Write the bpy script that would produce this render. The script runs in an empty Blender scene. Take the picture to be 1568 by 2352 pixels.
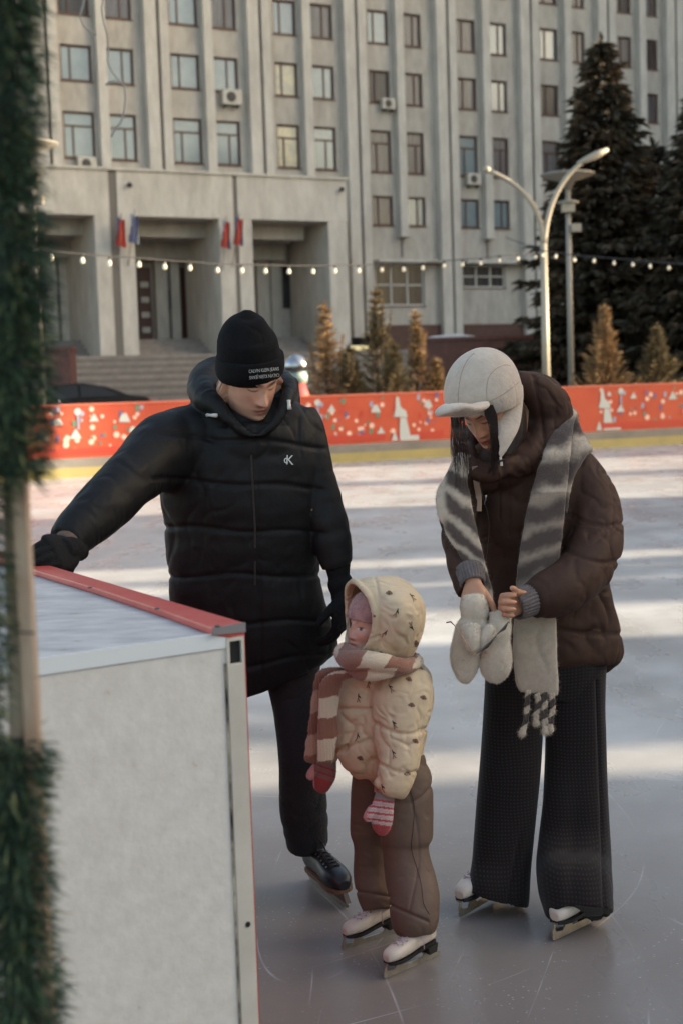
import bpy, bmesh, math, random
import numpy as np
from mathutils import Vector, Matrix, noise
random.seed(7); rng = np.random.default_rng(7)
S = bpy.context.scene
COL = S.collection
R = math.radians
# ------------------------------------------------------------------ camera
CAM_H, FPX, HZ, ROLL = 1.6, 3267.0, 885.0, R(1.9)
PITCH = math.atan((1176 - HZ) / FPX)
Fw = np.array([0, math.cos(PITCH), -math.sin(PITCH)])
U0 = np.array([0, math.sin(PITCH), math.cos(PITCH)])
X0 = np.array([1.0, 0, 0])
Rt = X0 * math.cos(ROLL) - U0 * math.sin(ROLL)
Up = U0 * math.cos(ROLL) + X0 * math.sin(ROLL)
CAMP = np.array([0, 0, CAM_H])
cam_data = bpy.data.cameras.new('camera'); cam = bpy.data.objects.new('camera', cam_data); COL.objects.link(cam)
cam_data.sensor_fit = 'VERTICAL'; cam_data.sensor_height = 36; cam_data.lens = FPX / 2352 * 36
cam_data.clip_start = 0.05; cam_data.clip_end = 2000
M = Matrix((( Rt[0], Up[0], -Fw[0], 0), (Rt[1], Up[1], -Fw[1], 0), (Rt[2], Up[2], -Fw[2], CAM_H), (0, 0, 0, 1)))
cam.matrix_world = M
cam_data.dof.use_dof = True; cam_data.dof.focus_distance = 4.1; cam_data.dof.aperture_fstop = 4.3
S.camera = cam
# ------------------------------------------------------------------ world, sun, exposure
SUN_AZ, SUN_EL = R(88), R(17)        # azimuth measured from +Y (view direction) clockwise to +X
world = bpy.data.worlds.new("World"); S.world = world; world.use_nodes = True
nt = world.node_tree; bg = nt.nodes['Background']
sky = nt.nodes.new('ShaderNodeTexSky'); sky.sky_type = 'NISHITA'; sky.sun_disc = False
sky.sun_elevation = SUN_EL; sky.sun_rotation = SUN_AZ; sky.air_density = 1.0; sky.dust_density = 2.5; sky.ozone_density = 1.0
nt.links.new(sky.outputs[0], bg.inputs[0]); bg.inputs[1].default_value = 0.15
sun = bpy.data.lights.new('sun', 'SUN'); sun.energy = 3.8; sun.angle = R(0.6); sun.color = (1.0, 0.93, 0.82)
so = bpy.data.objects.new('sun', sun); COL.objects.link(so)
sd = Vector((math.sin(SUN_AZ) * math.cos(SUN_EL), math.cos(SUN_AZ) * math.cos(SUN_EL), math.sin(SUN_EL)))
so.rotation_euler = sd.to_track_quat('Z', 'Y').to_euler(); so.location = (20, -10, 30)
S.view_settings.view_transform = 'Standard'; S.view_settings.look = 'None'; S.view_settings.gamma = 1
S.view_settings.exposure = 1.8
S.view_settings.use_white_balance = True; S.view_settings.white_balance_temperature = 7850; S.view_settings.white_balance_tint = 8
S.render.engine = 'CYCLES'; S.cycles.use_denoising = True; S.cycles.max_bounces = 6
S.cycles.transparent_max_bounces = 8; S.cycles.caustics_reflective = False; S.cycles.caustics_refractive = False

# ------------------------------------------------------------------ pixel <-> world helpers (photo measured on a 1568 x 2352 grid)
def ray(x, y): return Fw * FPX + Rt * (x - 784) + Up * (1176 - y)
def P(x, y, Y):
    v = ray(x, y); return CAMP + v * (Y / v[1])
def G(x, y, z=0.0):
    v = ray(x, y); return CAMP + v * ((z - CAM_H) / v[2])
def mpp(Y): return Y / FPX
# ------------------------------------------------------------------ materials
def lin(c):
    return tuple(((v / 255) / 12.92 if v / 255 <= .04045 else ((v / 255 + .055) / 1.055) ** 2.4) for v in c) + (1,)
MATS = {}
def mat(name, rgb, rough=.7, var=None, vs=8, bump=0, bs=60, metal=0, spec=.5, sheen=0, coords='Object', attr=None, emit=None, bdist=.01, stretch=None, stain=None, trans=0, wr=None):
    """rgb = sRGB colour of the surface itself; var = second sRGB colour mixed in by noise"""
    if name in MATS: return MATS[name]
    m = bpy.data.materials.new(name); m.use_nodes = True; n = m.node_tree; L = n.links.new
    b = n.nodes['Principled BSDF']; b.inputs['Base Color'].default_value = lin(rgb)
    b.inputs['Roughness'].default_value = rough; b.inputs['Metallic'].default_value = metal
    b.inputs['Specular IOR Level'].default_value = spec
    b.inputs['Sheen Weight'].default_value = sheen
    if sheen: b.inputs['Sheen Roughness'].default_value = .6
    if trans: b.inputs['Subsurface Weight'].default_value = trans; b.inputs['Subsurface Radius'].default_value = (.012, .004, .002); b.inputs['Subsurface Scale'].default_value = 1
    tc = n.nodes.new('ShaderNodeTexCoord'); src = tc.outputs[coords]
    if stretch:
        mp = n.nodes.new('ShaderNodeMapping'); mp.inputs['Scale'].default_value = stretch; L(src, mp.inputs[0]); src = mp.outputs[0]
    colsock = None
    if attr:
        a = n.nodes.new('ShaderNodeAttribute'); a.attribute_name = attr; colsock = a.outputs['Color']
    if var:
        t = n.nodes.new('ShaderNodeTexNoise'); t.inputs['Scale'].default_value = vs; t.inputs['Detail'].default_value = 6; t.inputs['Roughness'].default_value = .65
        L(src, t.inputs['Vector'])
        cr = n.nodes.new('ShaderNodeValToRGB'); cr.color_ramp.elements[0].position = .35; cr.color_ramp.elements[1].position = .68
        L(t.outputs['Fac'], cr.inputs[0])
        mx = n.nodes.new('ShaderNodeMix'); mx.data_type = 'RGBA'
        L(cr.outputs[0], mx.inputs[0]); mx.inputs[6].default_value = lin(rgb); mx.inputs[7].default_value = lin(var)
        if colsock:
            m2 = n.nodes.new('ShaderNodeMix'); m2.data_type = 'RGBA'; m2.blend_type = 'MULTIPLY'; m2.inputs[0].default_value = 1
            L(colsock, m2.inputs[6]); L(mx.outputs[2], m2.inputs[7]); colsock = m2.outputs[2]
        else: colsock = mx.outputs[2]
    if stain:   # (rgb, scale, threshold): spots / streaks with a shape of their own
        t = n.nodes.new('ShaderNodeTexNoise'); t.inputs['Scale'].default_value = stain[1]; t.inputs['Detail'].default_value = 8
        L(src, t.inputs['Vector'])
        cr = n.nodes.new('ShaderNodeValToRGB'); cr.color_ramp.elements[0].position = stain[2]; cr.color_ramp.elements[1].position = stain[2] + .08
        L(t.outputs['Fac'], cr.inputs[0])
        mx = n.nodes.new('ShaderNodeMix'); mx.data_type = 'RGBA'; L(cr.outputs[0], mx.inputs[0])
        if colsock: L(colsock, mx.inputs[6])
        else: mx.inputs[6].default_value = lin(rgb)
        mx.inputs[7].default_value = lin(stain[0]); colsock = mx.outputs[2]
    if colsock: L(colsock, b.inputs['Base Color'])
    if bump:
        t = n.nodes.new('ShaderNodeTexNoise'); t.inputs['Scale'].default_value = bs; t.inputs['Detail'].default_value = 4
        L(src, t.inputs['Vector'])
        bp = n.nodes.new('ShaderNodeBump'); bp.inputs['Strength'].default_value = bump; bp.inputs['Distance'].default_value = bdist
        L(t.outputs['Fac'], bp.inputs['Height']); L(bp.outputs[0], b.inputs['Normal'])
    if wr:   # small cloth wrinkles: warped ridges that come and go
        t = n.nodes.new('ShaderNodeTexNoise'); t.inputs['Scale'].default_value = wr[0]; t.inputs['Detail'].default_value = 3; t.inputs['Distortion'].default_value = 1.6; t.noise_type = 'RIDGED_MULTIFRACTAL'
        mp = n.nodes.new('ShaderNodeMapping'); mp.inputs['Scale'].default_value = wr[3] if len(wr) > 3 else (1, 1, 1); L(src, mp.inputs[0]); L(mp.outputs[0], t.inputs['Vector'])
        b2 = n.nodes.new('ShaderNodeBump'); b2.inputs['Strength'].default_value = wr[1]; b2.inputs['Distance'].default_value = wr[2]; b2.invert = True; L(t.outputs['Fac'], b2.inputs['Height'])
        if bump: L(bp.outputs[0], b2.inputs['Normal'])
        L(b2.outputs[0], b.inputs['Normal'])
    if emit: b.inputs['Emission Color'].default_value = lin(emit[0]); b.inputs['Emission Strength'].default_value = emit[1]
    MATS[name] = m; return m
# ------------------------------------------------------------------ object helpers
def tag(o, label=None, cat=None, group=None, kind=None):
    if label: o['label'] = label
    if cat: o['category'] = cat
    if group: o['group'] = group
    if kind: o['kind'] = kind
    return o
def empty(name, loc, label, cat, group=None, parent=None):
    o = bpy.data.objects.new(name, None); COL.objects.link(o); o.location = Vector(loc); o.empty_display_size = .1
    if parent: o.parent = parent
    return tag(o, label, cat, group)
def origin_of(o):
    v = Vector((0, 0, 0))
    while o is not None: v = v + o.location; o = o.parent
    return v
def link(name, me, mats, parent=None, smooth=False, sharp=None):
    """link a mesh given in WORLD coordinates; stores it relative to its parent's base"""
    for m in (mats if isinstance(mats, (list, tuple)) else [mats]): me.materials.append(m)
    o = bpy.data.objects.new(name, me); COL.objects.link(o)
    if parent is not None:
        off = origin_of(parent); me.transform(Matrix.Translation(-off)); o.parent = parent
    if smooth: me.shade_smooth()
    return o
def rebase(o, loc):
    """give a stand-alone mesh an origin of its own at its base"""
    o.data.transform(Matrix.Translation(-Vector(loc))); o.location = Vector(loc); return o
class MB:
    def __init__(s): s.v = []; s.f = []; s.m = []; s.mi = 0
    def add(s, vs, fs):
        o = len(s.v); s.v += [tuple(map(float, q)) for q in vs]
        for f in fs: s.f.append([i + o for i in f]); s.m.append(s.mi)
    def hexa(s, p):   # 8 corners: bottom 4 (ccw), top 4
        s.add(p, [(3, 2, 1, 0), (4, 5, 6, 7), (0, 1, 5, 4), (1, 2, 6, 5), (2, 3, 7, 6), (3, 0, 4, 7)])
    def box(s, a, b, fr=None):
        (x0, y0, z0), (x1, y1, z1) = a, b
        p = [(x0, y0, z0), (x1, y0, z0), (x1, y1, z0), (x0, y1, z0), (x0, y0, z1), (x1, y0, z1), (x1, y1, z1), (x0, y1, z1)]
        if fr: p = [fr(*q) for q in p]
        s.hexa(p)
    def tube(s, path, rad, n=10, caps=True, up=(0.13, 0.2, 1)):
        path = [np.array(p, float) for p in path]; rad = [rad] * len(path) if np.isscalar(rad) else rad
        base = len(s.v); k = len(path); prev = None; vs = []
        for i, p in enumerate(path):
            t = path[min(i + 1, k - 1)] - path[max(i - 1, 0)]; t = t / (np.linalg.norm(t) + 1e-12)
            if prev is None:
                a = np.array(up, float); a = a - t * (a @ t)
                if np.linalg.norm(a) < 1e-3: a = np.array([1., 0, 0]) - t * t[0]
            else: a = prev - t * (prev @ t)
            a = a / np.linalg.norm(a); prev = a; b = np.cross(t, a)
            for j in range(n):
                th = 2 * math.pi * j / n; vs.append(p + rad[i] * (a * math.cos(th) + b * math.sin(th)))
        fs = [(i * n + j, i * n + (j + 1) % n, (i + 1) * n + (j + 1) % n, (i + 1) * n + j) for i in range(k - 1) for j in range(n)]
        if caps: fs += [tuple(range(n))[::-1], tuple((k - 1) * n + j for j in range(n))]
        s.add(vs, fs)
    def lathe(s, prof, c, n=16, axis=(0, 0, 1)):
        ax = Vector(axis).normalized(); q = ax.to_track_quat('Z', 'Y')
        vs = []
        for r, z in prof:
            for j in range(n):
                th = 2 * math.pi * j / n; w = q @ Vector((r * math.cos(th), r * math.sin(th), z)); vs.append((c[0] + w.x, c[1] + w.y, c[2] + w.z))
        k = len(prof); fs = [(i * n + j, i * n + (j + 1) % n, (i + 1) * n + (j + 1) % n, (i + 1) * n + j) for i in range(k - 1) for j in range(n)]
        fs += [tuple(range(n))[::-1], tuple((k - 1) * n + j for j in range(n))]
        s.add(vs, fs)
    def quad(s, a, b, c, d): s.add([a, b, c, d], [(0, 1, 2, 3)])
    def slab(s, poly, off):   # closed polygon extruded by off
        n = len(poly); off = np.array(off, float); p = [np.array(q, float) for q in poly]
        s.add(p + [q + off for q in p], [tuple(range(n))[::-1], tuple(range(n, 2 * n))] + [(i, (i + 1) % n, n + (i + 1) % n, n + i) for i in range(n)])
    def build(s, name, mats, parent=None, smooth=False, bevel=0):
        me = bpy.data.meshes.new(name); me.from_pydata(s.v, [], s.f)
        me.polygons.foreach_set('material_index', s.m); me.update()
        o = link(name, me, mats, parent, smooth)
        if bevel:
            bm = bmesh.new(); bm.from_mesh(me); bmesh.ops.remove_doubles(bm, verts=bm.verts, dist=1e-5)
            es = [e for e in bm.edges if len(e.link_faces) == 2 and e.calc_face_angle(0) > .6]
            bmesh.ops.bevel(bm, geom=es, offset=bevel, segments=2, profile=.6, affect='EDGES'); bm.to_mesh(me); bm.free()
            me.shade_smooth() if smooth else None
        return o
def smooth_angle(o, ang=40):
    me = o.data; me.shade_smooth()
    try: me.set_sharp_from_angle(angle=R(ang))
    except Exception: pass

# ================================================================== SETTING
# ---- ice
def ice_material():
    m = bpy.data.materials.new('rink_ice'); m.use_nodes = True; n = m.node_tree; L = n.links.new; b = n.nodes['Principled BSDF']
    tc = n.nodes.new('ShaderNodeTexCoord')
    def nz(scale, det=5, st=None, rough=.6):
        t = n.nodes.new('ShaderNodeTexNoise'); t.inputs['Scale'].default_value = scale; t.inputs['Detail'].default_value = det; t.inputs['Roughness'].default_value = rough
        if st:
            mp = n.nodes.new('ShaderNodeMapping'); mp.inputs['Scale'].default_value = st[:3]; mp.inputs['Rotation'].default_value = (0, 0, st[3]); L(tc.outputs['Object'], mp.inputs[0]); L(mp.outputs[0], t.inputs['Vector'])
        else: L(tc.outputs['Object'], t.inputs['Vector'])
        return t.outputs['Fac']
    def ramp(s, a, b_, ca=(0, 0, 0, 1), cb=(1, 1, 1, 1)):
        r = n.nodes.new('ShaderNodeValToRGB'); r.color_ramp.elements[0].position = a; r.color_ramp.elements[1].position = b_; r.color_ramp.elements[0].color = ca; r.color_ramp.elements[1].color = cb; L(s, r.inputs[0]); return r.outputs[0]
    base = ramp(nz(.9, 6), .3, .7, lin((150, 147, 145)), lin((190, 189, 188)))
    # skate marks: long thin curved lines = level lines of very smooth noise, broken up
    def arcs(scale, rot, st, k, w, off):
        mp = n.nodes.new('ShaderNodeMapping'); mp.inputs['Scale'].default_value = st; mp.inputs['Rotation'].default_value = (0, 0, rot); mp.inputs['Location'].default_value = (off, off * 1.7, 0); L(tc.outputs['Object'], mp.inputs[0])
        nn = n.nodes.new('ShaderNodeTexNoise'); nn.inputs['Scale'].default_value = scale; nn.inputs['Detail'].default_value = 0; L(mp.outputs[0], nn.inputs['Vector'])
        m1 = n.nodes.new('ShaderNodeMath'); m1.operation = 'MULTIPLY'; L(nn.outputs['Fac'], m1.inputs[0]); m1.inputs[1].default_value = k
        m2 = n.nodes.new('ShaderNodeMath'); m2.operation = 'PINGPONG'; L(m1.outputs[0], m2.inputs[0]); m2.inputs[1].default_value = 1
        return ramp(m2.outputs[0], 0, w, (1, 1, 1, 1), (0, 0, 0, 1))
    sc = None
    for a in ((.55, .4, (1, .5, 1), 16, .016, 0), (.5, 1.5, (1, .35, 1), 19, .018, 7), (.7, 2.4, (1, .4, 1), 14, .016, 13), (.45, .9, (1, .6, 1), 21, .018, 21), (.8, 2.9, (1, .3, 1), 12, .014, 31)):
        s_ = arcs(*a); bk = ramp(nz(1.3 + a[5] * .07, 1), .48, .6); m3 = n.nodes.new('ShaderNodeMath'); m3.operation = 'MULTIPLY'; L(s_, m3.inputs[0]); L(bk, m3.inputs[1]); s_ = m3.outputs[0]
        if sc is None: sc = s_
        else:
            q = n.nodes.new('ShaderNodeMath'); q.operation = 'MAXIMUM'; L(sc, q.inputs[0]); L(s_, q.inputs[1]); sc = q.outputs[0]
    brk = ramp(nz(5, 1), .3, .6)
    mq = n.nodes.new('ShaderNodeMath'); mq.operation = 'MULTIPLY'; L(sc, mq.inputs[0]); L(brk, mq.inputs[1])
    mq2 = n.nodes.new('ShaderNodeMath'); mq2.operation = 'MULTIPLY'; L(mq.outputs[0], mq2.inputs[0]); mq2.inputs[1].default_value = .5
    # flecks of shaved ice
    fl = n.nodes.new('ShaderNodeTexVoronoi'); fl.inputs['Scale'].default_value = 48; L(tc.outputs['Object'], fl.inputs['Vector'])
    fr = ramp(fl.outputs['Distance'], .09, .17, (1, 1, 1, 1), (0, 0, 0, 1)); fm = ramp(nz(3.2, 5), .46, .66, (.06, .06, .06, 1), (.8, .8, .8, 1))
    f2 = n.nodes.new('ShaderNodeMath'); f2.operation = 'MULTIPLY'; L(fr, f2.inputs[0]); L(fm, f2.inputs[1])
    mxx = n.nodes.new('ShaderNodeMath'); mxx.operation = 'MAXIMUM'; L(mq2.outputs[0], mxx.inputs[0]); L(f2.outputs[0], mxx.inputs[1])
    mx = n.nodes.new('ShaderNodeMix'); mx.data_type = 'RGBA'; L(mxx.outputs[0], mx.inputs[0]); L(base, mx.inputs[6]); mx.inputs[7].default_value = lin((214, 214, 216))
    # weaker reflection at steep view put into colour: near ice darker, uneven edge
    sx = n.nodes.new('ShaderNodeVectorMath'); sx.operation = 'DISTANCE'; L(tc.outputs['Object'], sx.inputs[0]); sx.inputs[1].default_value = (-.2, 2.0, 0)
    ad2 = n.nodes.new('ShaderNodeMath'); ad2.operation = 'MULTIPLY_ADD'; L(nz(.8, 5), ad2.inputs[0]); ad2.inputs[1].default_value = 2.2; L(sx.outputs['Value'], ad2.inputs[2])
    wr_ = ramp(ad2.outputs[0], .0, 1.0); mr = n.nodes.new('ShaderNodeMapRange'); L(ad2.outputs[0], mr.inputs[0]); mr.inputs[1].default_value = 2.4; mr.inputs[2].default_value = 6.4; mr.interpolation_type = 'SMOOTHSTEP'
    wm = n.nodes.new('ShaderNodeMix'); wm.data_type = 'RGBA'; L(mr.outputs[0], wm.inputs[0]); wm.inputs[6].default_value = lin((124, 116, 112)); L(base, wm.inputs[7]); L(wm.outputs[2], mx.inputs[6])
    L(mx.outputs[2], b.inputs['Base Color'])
    rr = n.nodes.new('ShaderNodeMapRange'); L(nz(2.2, 5, (1, .35, 1, .3)), rr.inputs[0]); rr.inputs[1].default_value = .3; rr.inputs[2].default_value = .7; rr.inputs[3].default_value = .2; rr.inputs[4].default_value = .42
    L(rr.outputs[0], b.inputs['Roughness']); b.inputs['IOR'].default_value = 1.31; b.inputs['Specular IOR Level'].default_value = .38
    bp = n.nodes.new('ShaderNodeBump'); bp.inputs['Strength'].default_value = .25; bp.inputs['Distance'].default_value = .01; L(nz(7, 6), bp.inputs['Height']); L(bp.outputs[0], b.inputs['Normal'])
    return m
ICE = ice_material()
def sheet(name, pts, z, m, label=None):
    mb = MB(); mb.add([(x, y, z) for x, y in pts], [tuple(range(len(pts)))]); o = mb.build(name, m); tag(o, kind='structure'); return o
asphalt = mat('asphalt', (92, 90, 90), .9, (74, 72, 72), 3, .3, 90)
sheet('ground', [(-900, -900), (900, -900), (900, 900), (-900, 900)], -.06, asphalt)
# the far boards run across, a little further away on the right
bL, bR = G(110, 1100), G(1500, 1022)
bdir = (bR - bL) / np.linalg.norm(bR - bL); bnor = np.array([bdir[1], -bdir[0], 0])
b0 = bL - bdir * 14; b1 = bR + bdir * 14
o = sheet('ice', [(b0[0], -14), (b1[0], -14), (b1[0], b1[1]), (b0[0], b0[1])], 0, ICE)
# street and plaza beyond the rink, slightly higher than the ice
def plaza_pt(p, k): return (p[0] - bnor[0] * k, p[1] - bnor[1] * k)
mb = MB(); q = [plaza_pt(b0 - bdir * 40, .6), plaza_pt(b1 + bdir * 50, .6), plaza_pt(b1 + bdir * 50, 90), plaza_pt(b0 - bdir * 40, 90)]
mb.slab([(x, y, -.05) for x, y in q], (0, 0, .47)); tag(mb.build('plaza', asphalt), kind='structure')
PZ = .42

# ================================================================== FAR RINK BOARDS
def barrier():
    root = empty('rink_barrier', bL, 'long orange rink barrier covered with festive printed banners, yellow kickplate at its foot', 'barrier')
    L_ = np.linalg.norm(b1 - b0)
    def fr(u, w, z): p = b0 + bdir * u + bnor * w; return (p[0], p[1], z)
    top = lambda u: 1.40
    mb = MB(); mb.box((0, -.08, .36), (L_, .0, 1.38), fr); mb.build('board', mat('board_back', (200, 198, 192), .5), root)
    mb = MB(); mb.box((0, -.08, .19), (L_, .012, .36), fr); mb.build('lower_rail', mat('board_grey', (138, 131, 124), .7, (118, 112, 106), 2), root)
    mb = MB(); mb.box((0, -.08, 0.0), (L_, .03, .19), fr); mb.build('kickplate', mat('kick_yellow', (174, 156, 100), .6, (158, 144, 98), 3), root)
    mb = MB(); mb.box((0, -.09, 1.38), (L_, .03, 1.41), fr); mb.build('top_rail', mat('rail_salmon', (226, 120, 96), .5), root)
    mb = MB(); mb.box((0, .0, .37), (L_, .010, 1.375), fr); mb.build('banner', mat('banner_orange', (196, 82, 54), .65, (184, 70, 46), 1.5), root)
    # printed ornaments on the banner, each a thin flat shape
    cols = [(188, 192, 188), (150, 156, 176), (104, 92, 132), (96, 128, 104), (232, 190, 172), (190, 60, 44)]
    ms = [mat('print_%s' % n_, c, .6) for n_, c in zip(['white', 'pale_blue', 'purple', 'green', 'pink', 'red'], cols)]
    mb = MB(); rr = random.Random(5)
    cnt = [0]
    def put(u, z, pts, c, own=True):
        if own:
            m2 = MB(); cnt[0] += 1; W = .0235 + .0005 * (cnt[0] % 9); m2.add([fr(u + a, W, z + b) for a, b in pts], [tuple(range(len(pts)))]); m2.build('printed_ornament', ms[c], root); return
        mb.mi = c; W = .0135 + .0004 * (len(mb.f) % 23); mb.add([fr(u + a, W, z + b) for a, b in pts], [tuple(range(len(pts)))])
    def disc(u, z, r, c, n=10, own=False): put(u, z, [(r * math.cos(2 * math.pi * i / n), r * math.sin(2 * math.pi * i / n)) for i in range(n)], c, own)
    def house(u, z, s, c=0):
        s = s * .6
        return house_(u, z, s, c)
    def house_(u, z, s, c=0): put(u, z, [(-s, -s * .6), (s, -s * .7), (s * .75, 0), (.25 * s, s), (0, s * .7), (-.3 * s, s * .9), (-.8 * s, .1 * s)], c)
    def tree_(u, z, s, c=0):
        s = s * .6; put(u, z, [(-s, -s * .6), (s, -s * .6), (.1 * s, s)], c)
    def tower(u): 
        put(u, .62, [(-.1, -.22), (.16, -.22), (.12, 0), (.06, .25), (-.08, .25), (-.1, 0)], 0); put(u - .08, 1.02, [(-.15, -.12), (.17, -.14), (.14, 0), (.02, .08), (-.02, .3), (-.08, .3), (-.1, .04)], 0)
        put(u + .1, .45, [(-.18, -.06), (.25, -.06), (.25, .05), (-.18, .05)], 0); put(u - .22, .47, [(-.08, -.07), (.08, -.07), (0, .14)], 0)
    # block pattern repeats about every 4.3 m, with plain stretches between
    def du(x):  # screen x -> u along the barrier
        g = G(x, 1100 - (x - 110) * .056); return (np.array(g) - b0) @ bdir
    def block(x0, x1, tower_x=None):
        a, b = du(x0), du(x1); n = int((b - a) * 24)
        put(0, 0, [(a, .44), (b, .44), (b, .56), (a, .56)], 5)
        for i in range(n):
            u = rr.uniform(a, b); z = rr.uniform(.5, 1.32); k = rr.random()
            if k < .45: disc(u, z, rr.uniform(.02, .045), rr.choice([1, 2, 3, 4, 4]))
            elif k < .7: put(u, z, [(-.04, -.05), (.03, -.06), (.05, .05), (-.02, .07)], rr.choice([1, 2, 3, 5]), False)
            elif k < .8: put(u, z, [(-.04, -.03), (.04, -.03), (0, .05)], 3, False)
            else: disc(u, z, rr.uniform(.04, .065), 4)
        return a, b
    block(-60, 338); block(700, 885); block(900, 1018); block(1380, 1700)
    for x, z, s, k in ((222, 1.12, .16, 't'), (178, .82, .2, 't'), (292, 1.1, .19, 'h'), (140, 1.08, .15, 'h'), (310, .87, .13, 'h'), (765, 1.12, .16, 't'), (735, .82, .17, 't'), (865, 1.08, .18, 'h'), (875, .62, .15, 't'), (985, 1.14, .17, 'h'), (1010, .95, .12, 'h'), (1455, 1.14, .15, 't'), (1425, .86, .18, 't'), (1400, 1.2, .1, 'h'), (1545, 1.1, .2, 't')):
        (tree_ if k == 't' else house)(du(x), z, s)
    for x in (186, 734, 1427): put(du(x), 1.12, [(-.02, -.2), (.02, -.2), (.02, .08), (-.02, .08)], 1); disc(du(x), 1.26, .07, 0); disc(du(x) + .08, 1.22, .05, 1)
    for x in (928, 1395): tower(du(x))
    tag(mb.build('printed_confetti', ms, root), kind='stuff')
barrier()
# snow ridge shaved off along the boards
# ================================================================== OFFICE BUILDING
ANG = R(28); FA = np.array([-13.6, 70.0, 0.0]); FD = np.array([math.cos(ANG), math.sin(ANG), 0]); FN = np.array([math.sin(ANG), -math.cos(ANG), 0])
def fw(u, w, z): p = FA + FD * u + FN * w; return (p[0], p[1], z)
def fuz(x, y, off=0.0):
    n = FN; v = ray(x, y); A = FA + n * off; t = (n @ (A - CAMP)) / (n @ v); p = CAMP + v * t; return (p - FA) @ FD, p[2]
BASE_Z = 4.15
concrete = mat('facade_concrete', (184, 177, 168), .85, (158, 151, 143), 2.0, .5, 9, stretch=(1, 1, .35))
concrete_l = mat('rib_concrete', (198, 192, 183), .8, (172, 165, 157), 1.8, .4, 9, stretch=(1, 1, .35))
fr_brown = mat('window_frame_brown', (82, 50, 40), .6, (74, 48, 40), 5)
groove_m = mat('joint_dark', (112, 106, 100), .9)
pane_sky_reflection = mat('pane_sky_reflection', (100, 116, 124), .12, (124, 138, 142), .5, spec=.9)  # bright sky reflection put into the pane colour
pane_curtain = mat('pane_curtain', (100, 98, 104), .2, (60, 57, 60), 3.0, spec=.5, stretch=(3, 3, .2))
pane_dark = mat('pane_dark', (40, 36, 38), .2, (70, 68, 72), 1.6, spec=.3, stretch=(2, 2, .3))
pane_warm_reflection = mat('pane_warm_reflection', (190, 176, 140), .15, (130, 130, 120), 1.4, spec=.8)  # yellow reflection of something sunlit put into the pane colour
bld = empty('office_building', fw(20, 0, BASE_Z), 'tall pale concrete office block with vertical ribs and entrance portico behind the rink', 'building')
gro = [fuz(x, 300)[0] for x in ()]
grooves_x = [102, 362, 597, 817, 1026, 1218, 1396, 1552]
GU = [fuz(x, 0, .5)[0] for x in grooves_x]; GU = [GU[0] - (GU[1] - GU[0])] + GU + [GU[-1] + 5.2, GU[-1] + 10.4, GU[-1] + 15.6]
WC = [(139, 210), (243, 306), (392, 457), (485, 545), (631, 682), (710, 765), (845, 891), (924, 966), (1049, 1090), (1120, 1161), (1240, 1279), (1307, 1341), (1418, 1448), (1480, 1508)]
WCU = []
for i, (a, b) in enumerate(WC):
    yy = 150; WCU.append((fuz(a, yy)[0], fuz(b, yy)[0] + .04))
WCU += [(u0 + 5.25, u1 + 5.25) for u0, u1 in WCU[-2:]] + [(u0 + 10.4, u1 + 10.4) for u0, u1 in WCU[-2:]]
WCU = [(u0 - 5.8, u1 - 5.8) for u0, u1 in WCU[:2]] + WCU
ROWS = [(27.9, 26.1), (24.85, 23.05), (21.66, 19.9), (18.48, 16.75), (15.3, 13.05), (11.8, 10.2)]
cells = [(u0, u1, zb, zt) for zt, zb in ROWS for u0, u1 in WCU]
UPO = 17.2   # right end of the portal: ground floor windows only beyond
GW = [fuz(861, 650)[0], fuz(974, 650)[0], fuz(1062, 650)[0], fuz(1160, 650)[0]]
gcells = [(GW[0], GW[1], 5.85, 8.15), (GW[2], GW[3], 6.85, 8.15)]
def wall_with_openings(ops, u0, u1, z0, z1, depth=.28):
    us = sorted({round(v, 4) for v in [u0, u1] + [o_[0] for o_ in ops] + [o_[1] for o_ in ops]}); zs = sorted({round(v, 4) for v in [z0, z1] + [o_[2] for o_ in ops] + [o_[3] for o_ in ops]})
    mb = MB()
    def inside(u, z): return any(a < u < b and c < z < d for a, b, c, d in ops)
    for i in range(len(zs) - 1):
        j = 0
        while j < len(us) - 1:
            if inside((us[j] + us[j + 1]) / 2, (zs[i] + zs[i + 1]) / 2): j += 1; continue
            k = j
            while k + 1 < len(us) - 1 and not inside((us[k + 1] + us[k + 2]) / 2, (zs[i] + zs[i + 1]) / 2): k += 1
            mb.quad(fw(us[j], 0, zs[i]), fw(us[k + 1], 0, zs[i]), fw(us[k + 1], 0, zs[i + 1]), fw(us[j], 0, zs[i + 1])); j = k + 1
    for a, b, c, d in ops:
        mb.quad(fw(a, 0, c), fw(a, -depth, c), fw(a, -depth, d), fw(a, 0, d)); mb.quad(fw(b, 0, c), fw(b, 0, d), fw(b, -depth, d), fw(b, -depth, c))
        mb.quad(fw(a, 0, c), fw(b, 0, c), fw(b, -depth, c), fw(a, -depth, c)); mb.quad(fw(a, 0, d), fw(a, -depth, d), fw(b, -depth, d), fw(b, 0, d))
    return mb
mb = wall_with_openings(cells + gcells, -22, 66, BASE_Z, 30.5)
mb.box((-22, -14, BASE_Z), (66, -.3, 30.5), fw)     # the mass behind the facade
mb.build('wall', concrete, bld)
mb = MB(); mb.box((UPO + .3, -.2, 3.4), (66, .12, BASE_Z + .65), fw); mb.build('plinth', mat('plinth_granite', (86, 52, 46), .5, (64, 40, 36), 4), bld)
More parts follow.
